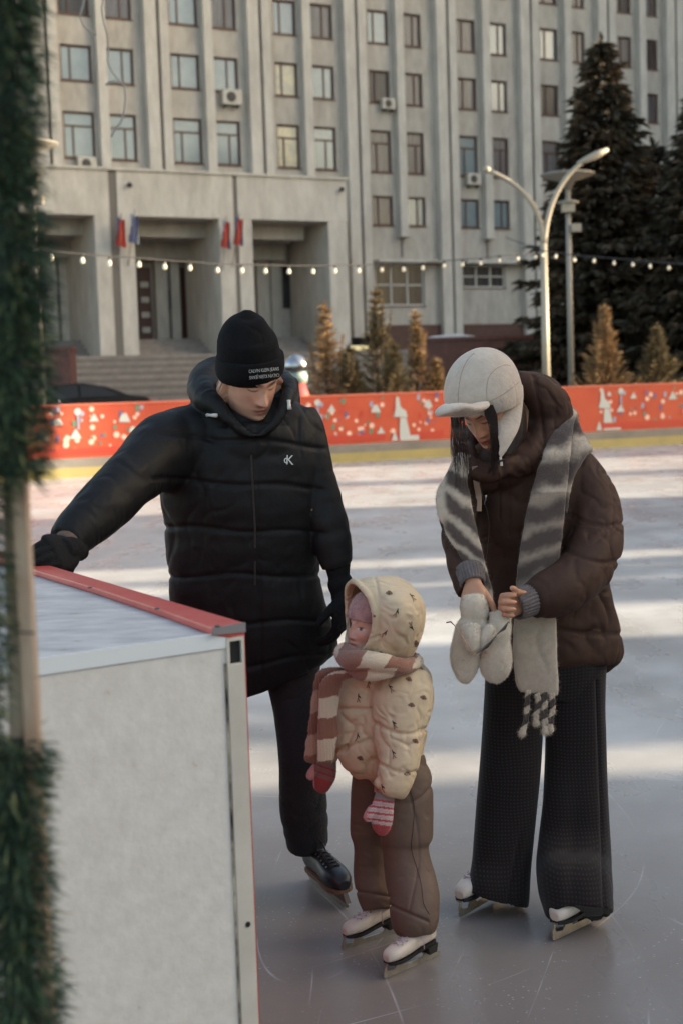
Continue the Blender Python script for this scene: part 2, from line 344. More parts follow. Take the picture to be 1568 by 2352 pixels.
# ribs: pair of wide ribs with a dark joint, and one narrow rib in mid bay
for i, g in enumerate(GU):
    for (a, b) in ((g - .72, g - .09), (g + .09, g + .55)):
        m_ = MB(); m_.box((a, 0, BASE_Z), (b, .45, 30.5), fw); m_.build('rib', concrete_l, bld)
    m_ = MB(); m_.box((g - .09, .0, BASE_Z), (g + .09, .2, 30.5), fw); m_.build('joint', groove_m, bld)
for i in range(0, len(WCU), 2):
    a, b = WCU[i][1], WCU[i + 1][0]; c = (a + b) / 2 + .05
    zb = 9.75
    m_ = MB(); m_.box((c - .24, 0, zb), (c + .24, .42, 30.5), fw); m_.box((c - .3, 0, zb - .18), (c + .3, .5, zb), fw); m_.build('narrow_rib', concrete_l, bld)
    if c > UPO:
        m_ = MB(); m_.box((c - .05, 0, 8.5), (c + .05, .05, zb - .2), fw); m_.build('groove_strip', groove_m, bld)  # thin groove drawn as a dark raised strip
wr = random.Random(3)
def window(u0, u1, z0, z1, kind, pane_m, D_=-.12, fm=None):
    fm = fm or fr_brown; m_ = MB(); t = .095; e = .004
    a, b, c, d = u0 + e, u1 - e, z0 + e, z1 - e
    def bar(ua, ub, za, zb): m_.box((ua, D_ - .08, za), (ub, D_, zb), fw)
    bar(a, b, c, c + t); bar(a, b, d - t, d); bar(a, a + t, c + t, d - t); bar(b - t, b, c + t, d - t)
    if kind == 'L': bar(a + (b - a) * .33 - .035, a + (b - a) * .33 + .035, c + t, d - t)
    elif kind == 'R': bar(a + (b - a) * .62 - .035, a + (b - a) * .62 + .035, c + t, d - t)
    elif kind in ('TL', 'TR'):
        zt = d - (d - c) * .3; bar(a + t, b - t, zt - .04, zt + .04); k = .33 if kind == 'TL' else .62; u = a + (b - a) * k; bar(u - .035, u + .035, c + t, zt - .04)
    elif kind == 'G':
        for k in (1 / 3, 2 / 3): u = a + (b - a) * k; bar(u - .05, u + .05, c + t, d - t)
        zt = c + (d - c) * .5
        for k in range(3): bar(a + t + (b - a) * k / 3, a + (b - a) * (k + 1) / 3 - t, zt - .04, zt + .04)
    w_ = m_.build('window', fm, bld)
    p_ = MB(); p_.quad(fw(a + .02, D_ - .05, c + .02), fw(b - .02, D_ - .05, c + .02), fw(b - .02, D_ - .05, d - .02), fw(a + .02, D_ - .05, d - .02)); p_.build('pane', pane_m, w_)
    s_ = MB(); s_.box((u0 - .03, .0, z0 - .05), (u1 + .03, .06, z0 - .003), fw); s_.build('sill', fr_brown, w_)
for r, (zt, zb) in enumerate(ROWS):
    for c, (u0, u1) in enumerate(WCU):
        left = c % 2 == 0
        kind = ('T' if r == 4 else '') + ('L' if left else 'R')
        near = c < 8
        if r >= 3 and near: pm = pane_sky_reflection
        elif r == 3 and c < 8: pm = pane_sky_reflection
        else: pm = wr.choice([pane_curtain, pane_curtain, pane_sky_reflection if c < 14 else pane_dark, pane_dark])
        if c == 6 and r in (3, 4): pm = pane_warm_reflection
        window(u0, u1, zb, zt, kind, pm)
white_fr = mat('window_frame_white', (190, 186, 180), .6)
window(*[gcells[0][i] for i in (0, 1, 2, 3)], 'G', pane_dark, fm=white_fr); window(*[gcells[1][i] for i in (0, 1, 2, 3)], 'G', pane_dark, fm=white_fr)
# window canopies over the ground-floor windows
for gx in gcells:
    m_ = MB(); m_.box((gx[0] - .1, 0, 8.18), (gx[1] + 1.1, .7, 8.32), fw); m_.build('canopy', concrete_l, bld)
# ---- entrance portico
PO = 5.0
def px(x, y=600, o_=PO): return fuz(x, y, o_)[0]
pt = fuz(520, 402, PO)[1]; pl = fuz(400, 499, PO)[1]     # top of fascia, bottom of fascia
piers = [(px(227, 700), px(262, 700)), (px(281, 700), px(316, 700)), (px(507), px(541)), (px(551), px(582)), (px(757), px(799))]
piers = [(piers[0][0] - 9.0, piers[0][0] - 7.6), (piers[0][0] - 7.3, piers[0][0] - 5.9)] + piers
PL0, PL1 = piers[0][0], piers[-1][1]
PB = fuz(520, 812, PO)[1]
for a, b in piers:
    m_ = MB(); m_.box((a, .46, PB - .3), (b, PO, pl), fw); m_.build('pier', concrete_l, bld)
for i in (0, 2, 4):
    a, b = piers[i][1], piers[i + 1][0] if i + 1 < len(piers) else None
    if b: m_ = MB(); m_.box((a, .46, PB - .3), (b, PO - .03, pt - .05), fw); m_.build('joint', groove_m, bld)
edges = [PL0 - .3, piers[0][1], piers[1][0], piers[2][1], piers[3][0], piers[4][1], piers[5][0], PL1 + .02]
for a, b in ((edges[0], edges[1]), (edges[2], edges[3]), (edges[4], edges[5]), (edges[6], edges[7])):
    m_ = MB(); m_.box((a, .46, pl), (b, PO + .02, pt), fw); m_.build('fascia', concrete_l, bld)
m_ = MB(); m_.box((PL0 - .4, .46, pt), (PL1 + .1, PO + .12, pt + .12), fw); m_.build('portico_roof', concrete_l, bld)
for w_ in (1.4, 2.9):
    m_ = MB(); m_.box((PL0, w_, pl - .75), (PL1 - 1.6, w_ + .5, pl - .003), fw); m_.build('ceiling_beam', concrete, bld)
m_ = MB(); m_.box((PL0, .003, pl - 1.55), (PL1 - 1.6, 1.2, pl - .7), fw); m_.build('door_lintel', concrete, bld)
# doors and panels on the back wall of the portico
wood = mat('door_brown', (84, 44, 34), .5, (60, 34, 28), 6, stretch=(3, 3, .3)); panel_w = mat('panel_pale', (190, 184, 176), .7, (170, 164, 158), 2); dark_m = mat('notice_dark', (66, 62, 62), .6)
def bx_uz(x0, y0, x1, y1, w0, w1): u0, z1 = fuz(x0, y0, w0); u1, z0 = fuz(x1, y1, w0); z0 = max(z0, BASE_Z); return (u0, w0 - w1, z0), (u1, w0, z1)
def backwall(name, x0, y0, x1, y1, w0, th, m, par=bld, base=False):
    a, b = bx_uz(x0, y0, x1, y1, w0, th); 
    if base: a = (a[0], a[1], BASE_Z)
    q = MB(); q.box(a, b, fw); return q.build(name, m, par), a, b
for (x0, x1, hx) in ((316, 353, 326), (414, 446, 442), (166, 190, 172), (586, 600, 592)):
    d_, a, b = backwall('door', x0, 614, x1, 785, .12, .11, wood, base=True)
    for k in range(4):
        uu = a[0] + .12; zz = b[2] - 1.0 - k * .75
        if x0 < 400 or x0 == 166: 
            q = MB(); q.box((uu, .121, zz), (uu + .42, .16, zz + .28), fw); q.build('door_plate', panel_w, d_)
for (x0, x1) in ((357, 388), (391, 412), (106, 138), (142, 164), (604, 628), (640, 697)):
    backwall('wall_panel', x0, 600, x1, 785, .3, .29, panel_w, base=True)
for (x0, y0, x1, y1) in ((374, 665, 410, 708), (120, 680, 160, 712)): backwall('notice_board', x0, y0, x1, y1, .42, .1, dark_m)
w_, _, _ = backwall('glazed_panel', 648, 606, 692, 708, .36, .05, pane_dark)
# ---- steps
step_m = mat('step_granite', (140, 132, 126), .85, (118, 111, 107), 3, .3, 40)
st = empty('entrance_steps', fw(5, 12, PZ), 'broad grey stone steps climbing to the office entrance', 'steps')
NS = 18; zb_ = PB - .02; z0_ = PZ
SU0, SU1 = px(100, 812, PO + 1), 31.0
for i in range(NS):
    z1 = z0_ + (zb_ - z0_) * (i + 1) / NS; w_far = PO + .6; w_near = w_far + (NS - i) * .62
    q = MB(); q.box((SU0 - 8, w_far - .5 if i == NS - 1 else w_near - .66, z0_ - .05), (SU1, w_near, z1), fw); q.build('step', step_m if i % 2 else mat('step_granite_dark', (116, 109, 104), .85, (98, 93, 90), 3, .3, 40), st)  # alternate steps darker: tread and riser contrast put into the colour
q = MB(); q.box((SU0 - 8, -.1, PZ - .05), (66, PO + .2, zb_ - .004), fw); q.build('landing', step_m, st)
for i in range(4):
    z1 = zb_ + (BASE_Z - zb_) * (i + 1) / 4; q = MB(); q.box((PL0, 0.002, z1 - .3), (PL1 - 1.35, 3.4 - i * .4, z1), fw); q.build('upper_step', step_m, st)
# ---- red granite planters
gran = mat('planter_granite', (104, 62, 54), .45, (78, 46, 42), 5, .1, 60); snow_m = mat('snow', (222, 224, 228), .8, (204, 206, 212), 4, .4, 12)
def planter(x0, x1, yt, Y, dep, label, snow=True, zb=PZ):
    a = P(x0, yt, Y); b = P(x1, yt, Y); z1 = (a[2] + b[2]) / 2; base = ((a[0] + b[0]) / 2, Y, zb)
    r_ = empty('granite_planter', base, label, 'planter')
    q = MB(); q.box((a[0], Y, zb), (b[0], Y + dep, z1 - .12)); q.build('planter_wall', gran, r_)
    q = MB(); q.box((a[0] - .05, Y - .05, z1 - .12), (b[0] + .05, Y + dep + .05, z1)); q.build('coping', gran, r_)
    if snow:
        q = MB(); n_ = 14
        vs = []; 
        for j in range(2):
            for i in range(n_): vs.append((a[0] + .1 + (b[0] - a[0]) * snow * i / n_, Y + .02 + j * dep * .9, z1 + .002 + .14 * math.sin(math.pi * (i + .5) / n_) * (0.6 + .4 * rng.random())))
        low = [(v[0], v[1], z1 + .001) for v in vs]
        fs = [(i, i + 1, n_ + i + 1, n_ + i) for i in range(n_ - 1)] + [(2 * n_ + i + 1, 2 * n_ + i, i, i + 1) for i in range(n_ - 1)]
        q.add(vs + low, fs); q.build('snow_cap', snow_m, r_)
planter(975, 1235, 772, 52, 3.0, 'long dark red granite planter wall with snow on its rim, before the office plinth', .45)
planter(106, 160, 797, 50, 1.2, 'small dark red granite block beside the steps, left of the parked car', 0)
# ================================================================== THINGS ON AND BEFORE THE BUILDING
ac_m = mat('ac_casing', (188, 182, 172), .6, (172, 166, 156), 4); fan_m = mat('ac_fan', (58, 54, 52), .6)
def aircon(x, y, s, label):
    u, z = fuz(x, y, .2); r_ = empty('air_conditioner', fw(u, .06, z - .3), label, 'air conditioner', 'air conditioner units on the facade')
    q = MB(); q.box((u - .42 * s, .065, z - .3 * s), (u + .42 * s, .4, z + .3 * s), fw); q.build('casing', ac_m, r_, bevel=.02)
    q = MB(); q.lathe([(.21 * s, 0), (.21 * s, .02), (.05 * s, .03)], fw(u - .06, .4, z), 18, axis=FN); q.build('fan', fan_m, r_)
    q = MB(); q.box((u - .3 * s, .065, z - .42 * s), (u - .24 * s, .38, z - .305 * s), fw); q.box((u + .24 * s, .065, z - .42 * s), (u + .3 * s, .38, z - .305 * s), fw); q.build('bracket', fan_m, r_)
aircon(531, 224, 1.25, 'white air conditioner unit below a pale window, above the second flag pair')
aircon(199, 377, 1.1, 'air conditioner unit half sunk behind the portico roof edge at far left')
aircon(889, 239, .95, 'small air conditioner unit under a curtained window in mid facade')
aircon(1085, 412, 1.05, 'air conditioner unit under a tall window, above the left arm of the twin-arm street lamp')
sc_m = mat('camera_black', (40, 38, 38), .5)
for x, y, lb in ((297, 426, 'small dark security camera on the portico fascia, left one'), (783, 436, 'small dark security camera near the right end of the portico fascia')):
    u, z = fuz(x, y, PO + .1); r_ = empty('security_camera', fw(u, PO + .05, z), lb, 'security camera', 'security cameras on the portico')
    q = MB(); q.lathe([(.03, -.1), (.1, -.08), (.12, .02), (.09, .1), (.02, .14)], fw(u, PO + .2, z), 12); q.build('housing', sc_m, r_, smooth=True)
    q = MB(); q.tube([fw(u, PO + .02, z), fw(u, PO + .2, z)], .03, 6); q.build('bracket', sc_m, r_)
# ---- flags
fl_w, fl_b, fl_r = mat('flag_white', (170, 170, 178), .7), mat('flag_blue', (92, 96, 126), .7), mat('flag_red', (176, 66, 54), .7); pole_m = mat('pole_metal', (150, 144, 138), .4, metal=.6)
def flag(x, y, lean, label, mts, h=1.25):
    u, z = fuz(x, y, PO + .5); base = fw(u, PO + .03, z - 1.35)
    r_ = empty('flag', base, label, 'flag', 'flags hung on the portico piers')
    tip = fw(u + lean, PO + .9, z + 1.1); q = MB(); q.tube([base, tip], .025, 6); q.build('flag_pole', pole_m, r_)
    q = MB(); n, k = 9, 10; vs = []
    for j in range(k + 1):
        v = j / k
        for i in range(n + 1):
            s_ = i / n; uu = u + lean * (.95 - .15 * v) + (s_ - .5) * (.35 + .28 * v) + .05 * math.sin(9 * s_ + 3 * v); ww = PO + .75 - .1 * v + .07 * math.sin(14 * s_ + v * 2)
            vs.append(fw(uu, ww, z + .95 - v * h - .15 * s_))
    for j in range(k):
        for i in range(n):
            q.mi = min(2, int(3 * (i + .35 * j) / (n + .35 * k))); q.add([vs[j * (n + 1) + i], vs[j * (n + 1) + i + 1], vs[(j + 1) * (n + 1) + i + 1], vs[(j + 1) * (n + 1) + i]], [(0, 1, 2, 3)])
    q.build('cloth', mts, r_, smooth=True)
flag(279, 548, -.1, 'hanging tricolour flag with bright red part, on the left portico pier', [fl_b, fl_r, fl_r])
flag(300, 540, .12, 'hanging pale flag with red edge, beside the bright red one on the left pier', [fl_w, fl_b, fl_w])
flag(519, 552, -.1, 'hanging flag with a little red, left one on the portico pier above the man', [fl_w, fl_r, fl_b])
flag(541, 545, .1, 'hanging blue and red flag, right one on the portico pier above the man', [fl_b, fl_r, fl_b])

# ---- parked car
def car():
    Yc = 42.5; cpt = P(150, 935, Yc); base = (cpt[0], Yc, PZ); cd = bdir; cn = np.array([-cd[1], cd[0], 0])
    rear = P(331, 915, Yc)
    r_ = empty('parked_car', (rear[0] - 2.2, Yc, PZ), 'dark parked saloon car behind the orange barrier at left', 'car')
    top = P(170, 881, Yc)[2]; H = top - PZ; s = H / 1.45
    def c(u, w, z): p = np.array([rear[0], Yc, PZ]) - cd * u * s + cn * w * s; return (p[0], p[1], PZ + z * s)
    body = [(0, .45), (.05, .75), (.08, .98), (.25, 1.03), (.75, 1.08), (4.2, .82), (4.55, .62), (4.6, .35), (4.3, .2), (.3, .2)]
    cab = [(.55, 1.04), (1.25, 1.33), (1.9, 1.45), (2.6, 1.42), (3.5, .95), (3.5, .9), (.55, .98)]
    paint = mat('car_paint', (14, 14, 17), .6, spec=.2); glass = mat('car_glass', (16, 17, 20), .3, spec=.3)
    def prism(prof, w0, w1, taper=0):
        q = MB(); n = len(prof); q.add([c(u, w0 + (z - .9) * taper if z > .95 else w0, z) for u, z in prof] + [c(u, w1 - (z - .9) * taper if z > .95 else w1, z) for u, z in prof], [tuple(range(n)), tuple(range(n, 2 * n))[::-1]] + [(i, n + i, n + (i + 1) % n, (i + 1) % n) for i in range(n)]); return q
    prism(body, -.88, .88).build('body', paint, r_, bevel=.05, smooth=True)
    prism(cab, -.8, .8, .35).build('cabin', paint, r_, bevel=.04, smooth=True)
    for sd_ in (-1, 1):
        for pr in ([(1.0, 1.1), (1.45, 1.33), (2.0, 1.39), (2.0, 1.05), (1.0, 1.06)], [(2.08, 1.05), (2.08, 1.39), (2.6, 1.36), (3.3, .99)]):
            q = MB(); q.slab([c(u, sd_ * (.812 - (z - .9) * .35), z) for u, z in pr], tuple(np.array(c(0, sd_ * .012, 0)) - np.array(c(0, 0, 0)))); q.build('side_window', glass, r_)
        for u in (.85, 3.75):
            cc = c(u, sd_ * .8, .32); q = MB(); q.lathe([(.1, -.1), (.31 * s, -.1), (.33 * s, -.06), (.33 * s, .06), (.31 * s, .1), (.1, .1)], cc, 20, axis=cn); wv = q.build('wheel', mat('tyre', (28, 28, 28), .8), r_, smooth=False)
            q = MB(); q.lathe([(.02, -.12), (.2 * s, -.11), (.2 * s, .11), (.02, .12)], cc, 12, axis=cn); q.build('rim', pole_m, wv)
        q = MB(); q.box((0, 0, 0), (1, 1, 1), lambda a, b, d: c(-.02 + .14 * a, sd_ * .6 + .24 * (b - .5), .8 + .14 * d)); q.build('tail_light', mat('tail_red', (150, 40, 30), .3), r_)
    q = MB(); q.add([c(.62, -.6, 1.09), c(.62, .6, 1.09), c(1.2, .58, 1.325), c(1.2, -.58, 1.325)], [(0, 1, 2, 3)]); q.build('rear_window', glass, r_)
car()
# ---- festive silver dome between the man's head and the saplings
r_ = empty('festive_decoration', (P(682, 900, 33.5)[0], 33.5, PZ), 'shiny silver dome with green and red shapes under it, behind the barrier by the saplings', 'decoration')
c_ = P(680, 842, 33.5); q = MB(); q.lathe([(.27, -.1), (.3, .0), (.27, .12), (.17, .24), (.02, .29)], c_, 18); q.build('silver_dome', mat('silver', (190, 192, 196), .18, (120, 118, 124), 6, metal=.9), r_, smooth=True)
c_ = P(684, 866, 33.5); q = MB(); q.lathe([(.05, -.2), (.22, -.12), (.24, .02), (.2, .13), (.1, .16)], c_, 12); q.build('green_collar', mat('deco_green', (120, 150, 140), .6, (180, 186, 180), 8), r_, smooth=True)
q = MB(); q.lathe([(.3, PZ), (.34, .9), (.28, 1.35), (.16, c_[2] - .1)], (c_[0], 33.5, 0), 14); q.build('red_body', mat('deco_red', (190, 74, 48), .6, (120, 70, 80), 5), r_, smooth=True)

# ================================================================== LAMPS AND STRING LIGHTS
lamp_m = mat('lamp_paint', (168, 158, 142), .5, (154, 144, 128), 3, metal=.2); lamp_g = mat('lamp_grey', (140, 134, 126), .5)
def bez(p0, p1, p2, n=10):
    p0, p1, p2 = map(np.array, (p0, p1, p2)); return [(1 - t) ** 2 * p0 + 2 * t * (1 - t) * p1 + t * t * p2 for t in np.linspace(0, 1, n)]
def twin_lamp():
    Y = 34.8; b = P(1248, 1000, Y); x, z = b[0], 0
    top = P(1247, 560, Y); r_ = empty('street_lamp', (top[0], Y, PZ), 'tall cream street lamp with two curved arms opening like a Y', 'street lamp')
    q = MB(); q.tube([(top[0], Y, PZ), (top[0], Y, 2.4), (top[0], Y, top[2])], [.11, .095, .085], 14); q.build('pole', lamp_m, r_, smooth=True)
    for pts, tip in (([(1247, 566), (1246, 480), (1205, 425), (1120, 392)], (1110, 385)), ([(1248, 566), (1252, 470), (1290, 400), (1345, 367)], (1395, 343))):
        c3 = [P(a, b_, Y) for a, b_ in pts]; n = 14; path = []
        for t in np.linspace(0, 1, n): path.append((1 - t) ** 3 * c3[0] + 3 * t * (1 - t) ** 2 * c3[1] + 3 * t * t * (1 - t) * c3[2] + t ** 3 * c3[3])
        q = MB(); q.tube(path, list(np.linspace(.075, .05, n)), 10); a_ = q.build('arm', lamp_m, r_, smooth=True)
        e = P(*tip, Y); d = e - path[-1]; q = MB(); q.tube([path[-1] - d * .4, path[-1], path[-1] + d * .5, e], [.05, .085, .1, .05], 8); q.build('lamp_head', lamp_m, a_, smooth=True)
twin_lamp()
def disc_lamp(x, ytop, Y, ybase, label):
    t = P(x, ytop, Y); r_ = empty('park_lamp', (t[0], Y, PZ), label, 'park lamp', 'disc-topped park lamps')
    X = t[0]; q = MB(); q.tube([(X, Y, PZ), (X, Y, t[2] - .1)], [.09, .07], 12); q.build('pole', lamp_g, r_, smooth=True)
    q = MB(); q.lathe([(.1, -.42), (.22, -.2), (.74, -.04), (.76, .0), (.7, .02), (.1, .06)], (X, Y, t[2]), 24); q.build('lamp_head', lamp_g, r_, smooth=True)
    q = MB(); q.lathe([(.1, -.1), (.3, -.05), (.3, .0), (.1, .05)], (X, Y, t[2] - .75), 16); q.build('collar_disc', lamp_g, r_, smooth=True)
    q = MB(); q.box((X - .18, Y - .2, t[2] - 1.05), (X + .16, Y + .1, t[2] - .8)); q.build('control_box', lamp_m, r_, bevel=.01)
    q = MB(); q.box((X + .05, Y - .25, t[2] - 1.6), (X + .32, Y - .05, t[2] - 1.38)); q.build('speaker_box', lamp_m, r_, bevel=.01)
disc_lamp(1302, 400, 40, 885, 'grey park lamp with a flat disc head, behind the twin-arm lamp before the big spruce')
disc_lamp(68, 330, 38, 885, 'grey park lamp with flat disc head, half hidden by the green garland at left')
bulb_m = mat('bulb_glass', (236, 226, 204), .3, emit=((255, 232, 200), .05)); cable_m = mat('cable_black', (42, 40, 40), .6)
def light_string(pts, Ya, Yb, label):
    n = len(pts); P3 = []
    for i, (x, y) in enumerate(pts): 
        t = i / (n - 1); P3.append(P(x, y, 1 / ((1 - t) / Ya + t / Yb)))
    r_ = empty('string_lights', P3[0], label, 'string lights', 'strings of festoon bulbs over the rink')
    path = [p + np.array([0, 0, .1]) for p in P3]; a = path[0] + (path[0] - path[1]) * 3 + np.array([0, 0, .25]); q = MB(); q.tube([a] + path, .012, 5); q.build('cable', cable_m, r_)
    for p in P3:
        q = MB(); q.lathe([(.012, .1), (.02, .09), (.022, .05), (.015, .045)], p, 8); s_ = q.build('socket', cable_m, r_)
        q = MB(); q.lathe([(.012, .05), (.028, .02), (.036, -.01), (.028, -.04), (.01, -.05)], p, 10); q.build('bulb', bulb_m, s_, smooth=True)
LP = [(118, 592), (190, 598), (252, 604), (320, 607), (379, 612), (437, 615), (500, 620), (556, 621), (610, 622), (664, 623), (719, 623), (770, 622), (823, 621), (876, 619), (926, 618), (970, 615), (1019, 610), (1061, 607), (1103, 604), (1146, 598), (1188, 594), (1229, 590)]
light_string(LP, 21.5, 34.6, 'long sagging string of round bulbs from the left edge to the twin-arm lamp')
light_string([(1245, 586), (1275, 589), (1318, 597), (1363, 599), (1409, 604), (1452, 607), (1492, 611), (1535, 615), (1580, 618)], 34.6, 31, 'short string of round bulbs from the twin-arm lamp to the right edge, before the spruces')

# ================================================================== TREES
def tufts(pts, dirs, ln, wd, rs, flat=2):
    """every tuft = `flat` crossed slim leaf-shaped quads; returns verts, faces (numpy)"""
    pts = np.asarray(pts); dirs = np.asarray(dirs); n = len(pts); V = []; F = []
    dirs = dirs / np.linalg.norm(dirs, axis=1, keepdims=True)
    rnd = rs.normal(size=(n, 3)); s = np.cross(dirs, rnd); s /= np.linalg.norm(s, axis=1, keepdims=True) + 1e-9
    for k in range(flat):
        if k: s = np.cross(dirs, s)
        L_ = (ln * rs.uniform(.6, 1.3, n))[:, None]; W_ = (wd * rs.uniform(.6, 1.3, n))[:, None]
        droop = np.zeros((n, 3)); droop[:, 2] = -.15 * L_[:, 0]
        q = np.stack([pts, pts + dirs * L_ * .45 + s * W_, pts + dirs * L_ + droop, pts + dirs * L_ * .45 - s * W_], 1)
        V.append(q.reshape(-1, 3)); F.append(np.arange(n * 4).reshape(-1, 4) + n * 4 * k)
    return np.concatenate(V), np.concatenate(F)
def np_mesh(name, V, F, mats, parent=None, smooth=False, colors=None, mi=None):
    me = bpy.data.meshes.new(name); V = np.asarray(V, dtype=np.float32); F = np.asarray(F, dtype=np.int32)
    me.vertices.add(len(V)); me.vertices.foreach_set('co', V.ravel()); k = F.shape[1]
    me.loops.add(F.size); me.loops.foreach_set('vertex_index', F.ravel()); me.polygons.add(len(F))
    me.polygons.foreach_set('loop_start', np.arange(0, F.size, k, dtype=np.int32)); me.polygons.foreach_set('loop_total', np.full(len(F), k, dtype=np.int32))
    if mi is not None: me.polygons.foreach_set('material_index', np.asarray(mi, dtype=np.int32))
    me.update(calc_edges=True); me.validate()
    if colors is not None:
        a = me.color_attributes.new('Col', 'FLOAT_COLOR', 'POINT'); a.data.foreach_set('color', np.asarray(colors, dtype=np.float32).ravel())
    return link(name, me, mats, parent, smooth)
bark = mat('bark', (84, 64, 52), .9, (60, 46, 40), 6, .5, 30)
def spruce(base, H, Rb, seed, fol, label, whorls=34, per=11, tl=.42, tw=.07, up=0.0, grp='large dark spruces', upr=0.0, power=.85, low=.04, name='spruce_tree', dens=1.0, shoots=0):
    rs = np.random.default_rng(seed); base = np.array(base, float)
    r_ = empty(name, base, label, 'spruce', grp)
    q = MB(); q.tube([base, base + [0, 0, H * .5], base + [0, 0, H * .98]], [H * .014 + .01, H * .009, .008], 8); 
    pts, dirs = [], []
    for w in range(whorls):
        f = low + (1 - low) * (w / whorls) ** .92; z = H * f; rad = Rb * (1 - f) ** power * rs.uniform(.82, 1.12)
        if f > .97: rad = .05 * H * .2
        nb = max(5, int(per * (.5 + .7 * (1 - f)))); ph = rs.uniform(0, 6.28)
        for b_ in range(nb):
            a = ph + 2 * math.pi * b_ / nb + rs.normal(0, .14); rr = rad * rs.uniform(.7, 1.18); zz = z + rs.normal(0, H * .008)
            el = up + upr * f; d = np.array([math.cos(a), math.sin(a), 0]); L_ = rr
            n = max(3, int(dens * L_ / (tl * .33)))
            prev = None
            path = []
            for i in range(n + 1):
                t = i / n; p = base + d * L_ * t * math.cos(el) + np.array([0, 0, zz + L_ * (math.sin(el) * t - (.28 if up <= 0 else 0) * t * (1 - .55 * t) * 1.0)])
                path.append(p)
                if t > .12:
                    side = np.cross(d, [0, 0, 1.])
                    wid = L_ * .22 * (1 - t * .75)
                    for s_ in (-1, 1):
                        m = max(1, int(wid / (tl * .55)))
                        for k in range(m + 1):
                            o_ = s_ * wid * (k + rs.uniform(0, .8)) / (m + 1)
                            pts.append(p + side * o_ + [0, 0, rs.normal(0, .04 * tl) - abs(o_) * .1]); dirs.append(d * .75 + side * s_ * rs.uniform(.2, 1.0) + np.array([0, 0, rs.uniform(-.45, .25) + math.sin(el) * .9]))
            if L_ > .25 and b_ % 2 == 0: q.tube(path[::max(1, n // 3)], [H * .0035] * len(path[::max(1, n // 3)]), 4, caps=False)
            pts.append(path[-1]); dirs.append(d + np.array([0, 0, .15 + math.sin(el)]))
    for i in range(int(14 + 10 * dens)):    # leader
        pts.append(base + [0, 0, H * (.9 + .1 * i / 24)]); dirs.append(np.array([rs.normal(0, .35), rs.normal(0, .35), 1]))
    for i in range(shoots):
        a = rs.uniform(0, 6.28); lean = rs.uniform(0, .32) if i else 0; L_ = H * (rs.uniform(.16, .34) if i else .36); b0_ = base + [math.cos(a) * Rb * lean * .9, math.sin(a) * Rb * lean * .9, H * (1.0 - .36 if i == 0 else rs.uniform(.42, .66))]
        d = np.array([math.cos(a) * lean * .6, math.sin(a) * lean * .6, 1.0]); q.tube([b0_, b0_ + d * L_], [.014, .006], 5)
        for k in range(34): pts.append(b0_ + d * L_ * k / 34 + rs.normal(0, .012, 3)); dirs.append(d * 1.3 + rs.normal(0, .3, 3))
    V, F = tufts(pts, dirs, tl, tw, rs)
    q.build('trunk', bark, r_, smooth=True)
    np_mesh('crown', V, F, fol, r_)
    return r_
fol_dark = mat('spruce_dark', (60, 58, 48), .8, (92, 74, 54), .8)
fol_dark2 = mat('spruce_darker', (50, 50, 42), .8, (76, 64, 48), .9)
def ground_at(x, Y): p = P(x, 900, Y); return (p[0], Y, PZ)
t1 = P(1393, 92, 46)
spruce(ground_at(1393, 46)[:1] + (46, PZ), t1[2] - PZ, 3.25, 1, fol_dark, 'tall dark spruce behind the lamps with a sunlit orange tip', whorls=44, per=16, tl=.40, tw=.06, power=.8)
t2 = P(1600, 215, 44)
spruce((t2[0], 44, PZ), t2[2] - PZ, 2.9, 2, fol_dark2, 'dark spruce cut off by the right edge, beside the tallest one', whorls=38, per=16, tl=.40, tw=.06)
t2 = P(1500, 330, 48)
spruce((t2[0], 48, PZ), t2[2] - PZ, 3.0, 12, fol_dark2, 'lower dark spruce mostly hidden between the two tall ones', whorls=30, per=12, tl=.38, tw=.06)
fol_or = mat('sapling_orange', (176, 138, 98), .85, (124, 104, 74), 2.0); fol_or2 = mat('sapling_olive', (132, 110, 76), .85, (90, 82, 58), 2.0)
for i, (x, yt, Y, Rb, m_, lb, upv) in enumerate([
        (745, 700, 35.0, 1.25, fol_or, 'orange-brown young spruce nearest the man, bushy to the ground', .25),
        (861, 662, 35.6, 1.1, fol_or2, 'tallest and thinnest of the young spruces, left of the woman', .3),
        (953, 720, 35.2, .7, fol_or, 'narrow orange young spruce just left of the woman\'s cap', .5),
        (1387, 705, 35.8, 1.5, fol_or, 'orange young spruce with long upright shoots right of the lamp poles', .7),
        (1506, 752, 36.0, 1.5, fol_or2, 'squat young spruce at the right edge', .6),
        (800, 800, 34.6, 1.1, fol_or2, 'low dark young spruce filling the gap between the two nearest the man', .3),
        (902, 790, 34.6, 1.0, fol_or2, 'low young spruce between the tallest one and the narrow one', .35),
        (1000, 830, 35.2, .4, fol_or, 'smallest young spruce, right behind the woman\'s cap', .4)]):
    tp = P(x, yt, Y); spruce((tp[0], Y, PZ - .1), tp[2] - PZ + .1, Rb * .88, 20 + i, m_, lb, whorls=17, per=8, tl=.2, tw=.013, up=upv, upr=.6, grp='young spruces behind the barrier', power=1.3, low=.05, name='young_spruce', dens=.75, shoots=12)
# snow patches piled behind the barrier at left
q = MB(); nn = 20; vs = []
for j in range(5):
    for i in range(nn):
        p = P(90 + i * 5, 905, 41); h = PZ + (1.95 - PZ) * max(0, math.sin(math.pi * i / (nn - 1))) * (1 - .2 * j) * (.8 + .2 * rng.random()); vs.append((p[0], 40.2 + j * .6, h if 0 < j < 4 else PZ))
q.add(vs, [(j * nn + i, j * nn + i + 1, (j + 1) * nn + i + 1, (j + 1) * nn + i) for j in range(4) for i in range(nn - 1)]); o = q.build('snow_heap', snow_m, smooth=True); rebase(o, (P(130, 900, 41)[0], 41, PZ)); tag(o, 'heap of dirty snow left of the parked car', 'snow heap')
